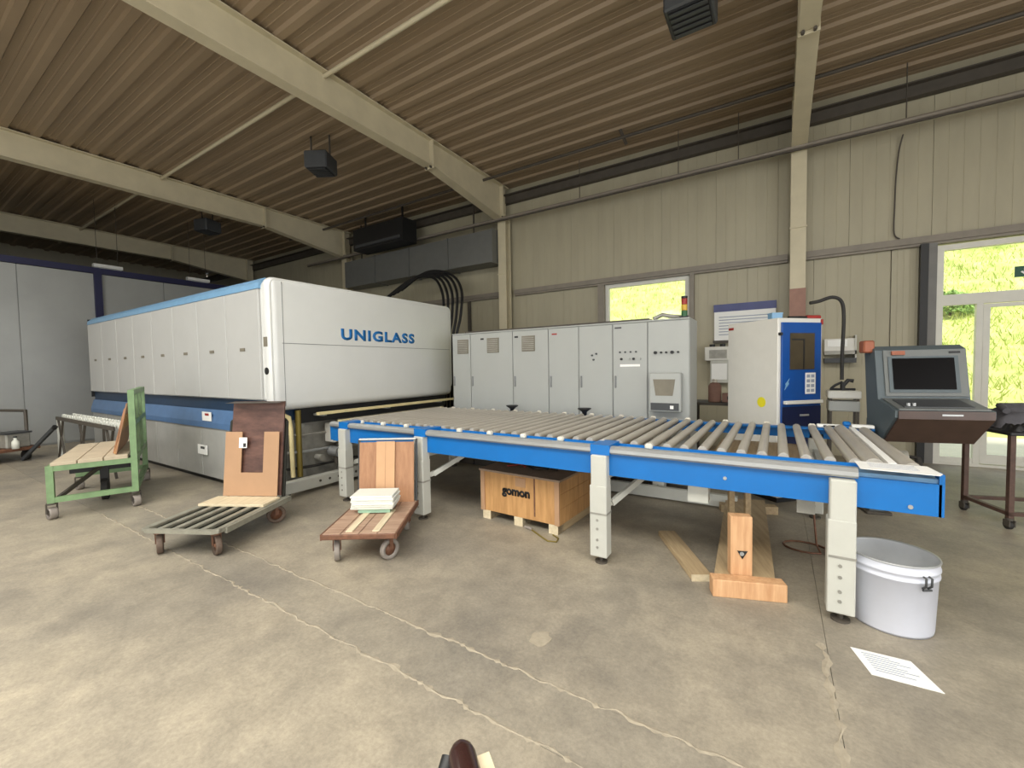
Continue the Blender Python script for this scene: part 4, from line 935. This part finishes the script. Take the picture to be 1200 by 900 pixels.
lean_sheet(MB(), -0.275, 0.275, l2_ - 0.06, l2_ + 0.015, z2_ + 0.001, 0.855, 0.016).build('back_board', 'ply', s2)
cs = thing('cardboard_strip', 'upright cardboard strip leaning on the plywood back of the platform trolley', 'cardboard', (-2.885, 2.19, 0), T2A)
lean_sheet(MB(), -0.10, 0.085, l2_ - 0.085, l2_ + 0.002, z2_ + 0.011, 0.865, 0.007).build('strip', 'card_light', cs)
lean_sheet(MB(), -0.01, -0.006, l2_ - 0.0865, l2_ + 0.0005, z2_ + 0.011, 0.86, 0.0015).build('crease', 'ply', cs)
for k in range(6):
    f = thing('foam_pad', ['lowest', 'second lowest', 'third lowest', 'third highest', 'second highest', 'topmost'][k] + ' white foam pad of the stack on the platform trolley', 'foam pad', (-2.885, 2.19, 0), T2A, 'stack of white foam pads')
    o_ = 0.004 * ((k * 37) % 5 - 2); z = z2_ + 0.045 + 0.021 * k
    B(-0.225 + o_, 0.165 + o_, 0.44 - o_, 0.70 - o_, z, z + 0.020, bev=0.004).build('pad', 'foam', f)
gp = thing('glass_stack', 'short stack of greenish glass panes under the white foam pads', 'glass', (-2.885, 2.19, 0), T2A)
for k in range(3): B(-0.165, 0.13, 0.46, 0.69, z2_ + 0.011 + 0.011 * k, z2_ + 0.021 + 0.011 * k).build('pane', 'glass_green', gp)

# ================================================================== CRATE
cr = thing('wooden_crate', 'brown wooden crate with black stencilled lettering under the conveyor', 'crate', (-2.66, 3.58, 0), -0.04)
cw_, cd_, ch_ = 0.94, 0.72, 0.54
for x in (0.02, cw_ / 2 - 0.05, cw_ - 0.12): B(x, x + 0.10, 0.0, cd_, 0.0, 0.09).build('skid', 'old_plank', cr)
for x in (0.02, cw_ / 2 - 0.05, cw_ - 0.12): B(x + 0.0, x + 0.10, -0.004, 0.10, 0.0, 0.088).build('skid_block', 'pale_wood', cr)
nb = 3; zz = [0.09, 0.245, 0.385, 0.51]
for k in range(3):
    B(cw_ - 0.018, cw_, 0.018, cd_ - 0.018, zz[k] + 0.0015, zz[k + 1] - 0.0015).build('side_plank', 'crate_wood', cr)
    B(0, 0.018, 0.018, cd_ - 0.018, zz[k] + 0.0015, zz[k + 1] - 0.0015).build('side_plank', 'crate_wood', cr)
    B(0, cw_, cd_ - 0.018, cd_, zz[k] + 0.0015, zz[k + 1] - 0.0015).build('back_plank', 'crate_wood', cr)
B(0, cw_, 0.0, 0.018, 0.09, 0.51).build('front_panel', 'crate_wood', cr)
for (x0, x1) in ((0.0, 0.05), (cw_ - 0.05, cw_)): B(x0, x1, -0.014, 0.0, 0.09, 0.51).build('batten', 'cardboard', cr)
for k in range(5): B(-0.015 + k * 0.194, -0.015 + (k + 1) * 0.194 - 0.003, -0.02, cd_ + 0.015, 0.51, 0.53).build('lid_plank', 'crate_top', cr)
text_obj('stencil_lettering', 'gomon', 0.095, 0.34, 'black', cr, (0.27, -0.002, 0.27), (PI / 2, 0, 0), bold=0.05)
B(0.44, 0.56, -0.006, 0.0, 0.40, 0.49).build('shipping_note', 'cardboard', cr)
B(0.655, 0.67, -0.005, 0.0, 0.13, 0.505).build('strap', 'rust', cr)
MB().tube([(0.2, 0.2, 0.535), (0.32, 0.3, 0.55), (0.4, 0.25, 0.538)], 0.008, 6).build('rope', 'red', cr)
ck = thing('cable_coil', 'loose dark cable lying on top of the wooden crate', 'cable', (-2.1, 3.85, 0.535))
MB().tube([(0.15 * math.cos(t * 0.5) * (1 - 0.02 * t) , 0.09 * math.sin(t * 0.5), 0.012 + 0.004 * (t % 3)) for t in range(30)], 0.012, 6).build('coil', 'black', ck)
MB().cyl((0.14, 0.0, 0.014), (0.22, -0.03, 0.014), 0.014, 8).build('plug', 'rubber', ck)
fk = thing('floor_cable', 'thin greenish cable loop on the floor in front of the crate', 'cable', (-1.86, 3.42, 0.0))
MB().tube([(-0.16, 0.1, 0.008), (-0.08, 0.05, 0.008), (0.0, 0.0, 0.008), (0.10, -0.06, 0.008), (0.18, -0.04, 0.008), (0.16, 0.04, 0.008), (0.08, 0.09, 0.008)], 0.007, 6).build('wire', 'brass', fk)
MB().cyl((-0.24, 0.12, 0.015), (-0.15, 0.095, 0.015), 0.014, 8).build('plug', 'tread', fk)

# ================================================================== WOODEN SUPPORT STAND
sd = thing('timber_stand', 'timber support stand with upright block under the conveyor', 'stand', (-0.36, 3.12, 0), 0.38 * 0.9)
B(0.0, 0.46, 0.0, 0.10, 0.0, 0.12, bev=0.004).build('cross_beam', 'fir', sd)
for x0, x1 in ((0.03, 0.215), (0.225, 0.42)):
    MB().add([(x0, 0.10, 0.08), (x1, 0.10, 0.08), (x1 + 0.55, 1.95, 0.08), (x0 + 0.55, 1.95, 0.08), (x0, 0.10, 0.105), (x1, 0.10, 0.105), (x1 + 0.55, 1.95, 0.105), (x0 + 0.55, 1.95, 0.105)],
             [(0, 3, 2, 1), (4, 5, 6, 7), (0, 1, 5, 4), (1, 2, 6, 5), (2, 3, 7, 6), (3, 0, 4, 7)]).build('long_plank', 'old_plank', sd)
B(0.5, 1.05, 1.80, 1.90, 0.0, 0.08).build('cross_beam', 'old_plank', sd)
B(0.14, 0.28, 0.11, 0.19, 0.105, 0.53, bev=0.003).build('upright_block', 'fir', sd)
MB().lathe([(0.0, 0.0), (0.03, 0.004), (0.04, 0.0)], 3).build('bolt_plate', 'black', sd).matrix_local = Matrix.Translation((0.215, 0.105, 0.27)) @ Matrix.Rotation(PI / 2, 4, 'X') @ Matrix.Rotation(PI / 6, 4, 'Z')
MB().cyl((0.21, 0.11, 0.27), (0.21, 0.098, 0.27), 0.014, 10).build('bolt', 'alu', sd)
for x in (0.26, 0.38): B(x, x + 0.04, 0.60, 0.65, 0.105, 0.64).build('rear_post', 'old_plank', sd)
B(0.24, 0.44, 0.58, 0.67, 0.64, 0.655).build('cap_block', 'crate_wood', sd)
lp = thing('loose_plank', 'loose pale plank lying on the floor left of the timber stand', 'plank', (-0.45, 3.30, 0.0), math.radians(29))
B(-0.075, 0.075, 0.0, 0.85, 0.001, 0.046, bev=0.003).build('board', 'old_plank', lp)
B(-0.076, 0.076, -0.001, 0.012, 0.001, 0.047).build('sawn_end', 'pale_wood', lp)
er = thing('extension_lead', 'thin dark extension cable with plug on the floor under the conveyor', 'cable', (0.25, 4.35, 0.0))
MB().tube([(0.16 * math.cos(t * 0.45) - 0.03, 0.12 * math.sin(t * 0.45), 0.009) for t in range(13)] + [(0.05, 0.02, 0.04), (0.03, 0.05, 0.3), (0.0, 0.06, 0.6)], 0.008, 6).build('wire', 'rust', er)
B(0.10, 0.20, -0.10, -0.04, 0.0, 0.07, bev=0.008).build('plug_box', 'primer', er)

# ================================================================== BUCKET, SHEET
bc = thing('metal_bucket', 'large grey metal bucket with side handle clip at the conveyor end', 'bucket', (0.605, 3.385, 0))
R0, R1, HB = 0.195, 0.215, 0.43
MB().lathe([(0, 0.012), (R0 - 0.01, 0.012), (R0, 0.0), (R0 + 0.003, 0.015), (R1 - 0.004, HB - 0.10), (R1 + 0.003, HB - 0.095), (R1 + 0.003, HB - 0.085), (R1 - 0.003, HB - 0.08), (R1 - 0.001, HB - 0.06), (R1 + 0.005, HB - 0.055), (R1 + 0.005, HB - 0.045), (R1, HB - 0.04), (R1 + 0.002, HB - 0.006)], 48).build('shell', 'zinc', bc)
MB().lathe([(R1 + 0.002, HB - 0.008), (R1 + 0.006, HB - 0.004), (R1 + 0.004, HB + 0.003), (R1 - 0.003, HB + 0.003), (R1 - 0.006, HB - 0.004)], 48).build('rim', 'alu', bc)
MB().lathe([(R1 - 0.006, HB - 0.004), (R1 - 0.009, HB - 0.06), (R0 - 0.006, 0.02), (0, 0.018)], 48).build('inner_wall', 'zinc_in', bc)
ha = -1.0
for s in (-1, 1):
    a = ha + s * 0.07
    c = Vector((math.cos(a), math.sin(a), 0))
    MB().tube([c * (R1 + 0.002) + Vector((0, 0, HB - 0.05)), c * (R1 + 0.022) + Vector((0, 0, HB - 0.055)), c * (R1 + 0.02) + Vector((0, 0, HB - 0.10)), c * (R1 + 0.0) + Vector((0, 0, HB - 0.12))], 0.006, 6).build('handle_clip', 'darkgrey', bc)
a0, a1 = ha - 0.11, ha + 0.11
MB().tube([((R1 + 0.012) * math.cos(a0 + (a1 - a0) * i / 6), (R1 + 0.012) * math.sin(a0 + (a1 - a0) * i / 6), HB - 0.125) for i in range(7)], 0.006, 6).build('bail_wire', 'darkgrey', bc)
fp = thing('floor_paper', 'white printed sheet of paper lying on the concrete floor in front of the bucket', 'paper', (0.36, 2.94, 0.0))
quad = [(0.0, 0.0), (0.062, -0.21), (0.335, -0.195), (0.255, 0.015)]
MB().prism(quad, 'z', 0.0005, 0.0025).build('sheet', 'paper', fp)
for k in range(8):
    t = 0.14 + 0.09 * k
    ax, ay = quad[0][0] + (quad[1][0] - quad[0][0]) * t, quad[0][1] + (quad[1][1] - quad[0][1]) * t
    bx, by = quad[3][0] + (quad[2][0] - quad[3][0]) * t, quad[3][1] + (quad[2][1] - quad[3][1]) * t
    e = 0.6 + 0.25 * ((k * 7) % 3) / 2
    MB().bar((ax + (bx - ax) * 0.14, ay + (by - ay) * 0.14, 0.0027), (ax + (bx - ax) * e, ay + (by - ay) * e, 0.0027), 0.006, 0.0006).build('print_line', 'ink', fp)

# ================================================================== FAR LEFT CLUTTER
dl = thing('low_dolly', 'low brown dolly loaded with boxes beside the grey partition', 'dolly', (-12.3, 1.35, 0), 0.35)
B(-0.9, 0.55, -0.5, 0.45, 0.20, 0.26, bev=0.006).build('deck', 'rust', dl)
for x in (-0.75, 0.40):
    for y in (-0.4, 0.32): MB().cyl((x, y - 0.03, 0.09), (x, y + 0.03, 0.09), 0.09, 14).box(x - 0.03, x + 0.03, y - 0.04, y + 0.04, 0.14, 0.20).build('wheel', 'rubber', dl)
MB().tube([(-0.85, 0.40, 0.26), (-0.85, 0.40, 0.92), (0.30, 0.40, 0.92), (0.30, 0.40, 0.26)], 0.03, 8).build('rail', 'steel_dark', dl)
c1 = thing('cream_carton', 'cream carton on the low dolly at the far left', 'carton', (-12.35, 1.25, 0.261), 0.35)
B(-0.22, 0.20, -0.16, 0.16, 0, 0.30, bev=0.006).build('body', 'cream_board', c1); B(-0.22, 0.20, -0.02, 0.02, 0.30, 0.303).build('tape', 'nylon', c1)
c2 = thing('grey_bin', 'dark grey plastic bin next to the cream carton', 'bin', (-12.0, 1.62, 0.261), 0.35)
B(-0.17, 0.17, -0.17, 0.17, 0, 0.28, bev=0.02).build('body', 'mech', c2); B(-0.185, 0.185, -0.185, 0.185, 0.26, 0.29).build('rim', 'darkgrey', c2)
c3 = thing('white_pole', 'short white upright tube standing on the low dolly', 'tube', (-12.0, 2.25, 0.0))
MB().cyl((0, 0, 0), (0, 0, 0.72), 0.05, 12).build('tube', 'leg', c3); MB().cyl((0, 0, 0.72), (0, 0, 0.75), 0.06, 12).build('cap', 'mech', c3)
c4 = thing('white_bottle', 'small white bottle on the edge of the low dolly', 'bottle', (-11.72, 1.62, 0.261))
MB().lathe([(0, 0), (0.05, 0), (0.05, 0.13), (0.02, 0.17), (0.02, 0.2), (0, 0.2)], 12).build('body', 'foam', c4); MB().cyl((0, 0, 0.2), (0, 0, 0.23), 0.025, 8).build('cap', 'darkgrey', c4)
sk = thing('skate_wheel_track', 'narrow roller track with small white wheels beside the oven', 'conveyor', (-11.6, 2.15, 0))
for y in (-0.02, 0.28): B(0, 3.2, y - 0.012, y + 0.012, 0.74, 0.80).build('side_rail', 'steel_dark', sk)
whm = MB().cyl((0, -0.015, 0), (0, 0.015, 0), 0.045, 10).mesh('track_wheel'); whm.materials.append(M['foam'])
for k in range(22):
    for j in range(2): link('track_wheel', whm, sk, (0.08 + 0.145 * k, 0.06 + 0.14 * j, 0.80))
for x in (0.15, 1.5, 2.9):
    MB().bar((x - 0.22, 0.0, 0.0), (x + 0.18, 0.0, 0.75), 0.03, 0.03).bar((x + 0.22, 0.0, 0.0), (x - 0.14, 0.0, 0.75), 0.03, 0.03).bar((x, 0.27, 0.0), (x, 0.27, 0.74), 0.03, 0.03).build('leg', 'steel_dark', sk)
lr = thing('leaning_bar', 'dark steel bar propped diagonally against the roller track', 'bar', (0, 0, 0))
MB().bar((-11.9, 1.72, 0.02), (-11.35, 2.05, 0.62), 0.05, 0.05).build('bar', 'darkgrey', lr); MB().cyl((-11.36, 2.045, 0.60), (-11.33, 2.06, 0.64), 0.04, 8).build('end_knob', 'black', lr)

# ================================================================== HANDLE IN THE FOREGROUND
fh = thing('push_bar', 'glossy dark brown tubular handle poking in at the bottom edge', 'handle', (-0.5, 0.585, 0))
MB().tube([(-0.008, 0.012, 0.875), (0.0, 0.006, 0.875), (0.008, 0.0, 0.874), (0.30, -0.22, 0.83), (0.34, -0.25, 0.79), (0.34, -0.26, 0.60), (0.34, -0.26, 0.05)], [0.016, 0.023, 0.026, 0.027, 0.027, 0.027, 0.027], 20).build('grip', 'leather', fh)
MB().tube([(-0.016, -0.006, 0.864), (-0.01, -0.03, 0.85), (0.10, -0.12, 0.83)], 0.017, 12).build('lever', 'black', fh)
MB().bar((0.03, 0.03, 0.852), (0.34, -0.185, 0.81), 0.03, 0.03).build('wood_insert', 'pale_wood', fh)
MB().cyl((0.34, -0.26, 0), (0.34, -0.26, 0.05), 0.14, 20).build('foot', 'steel_dark', fh)
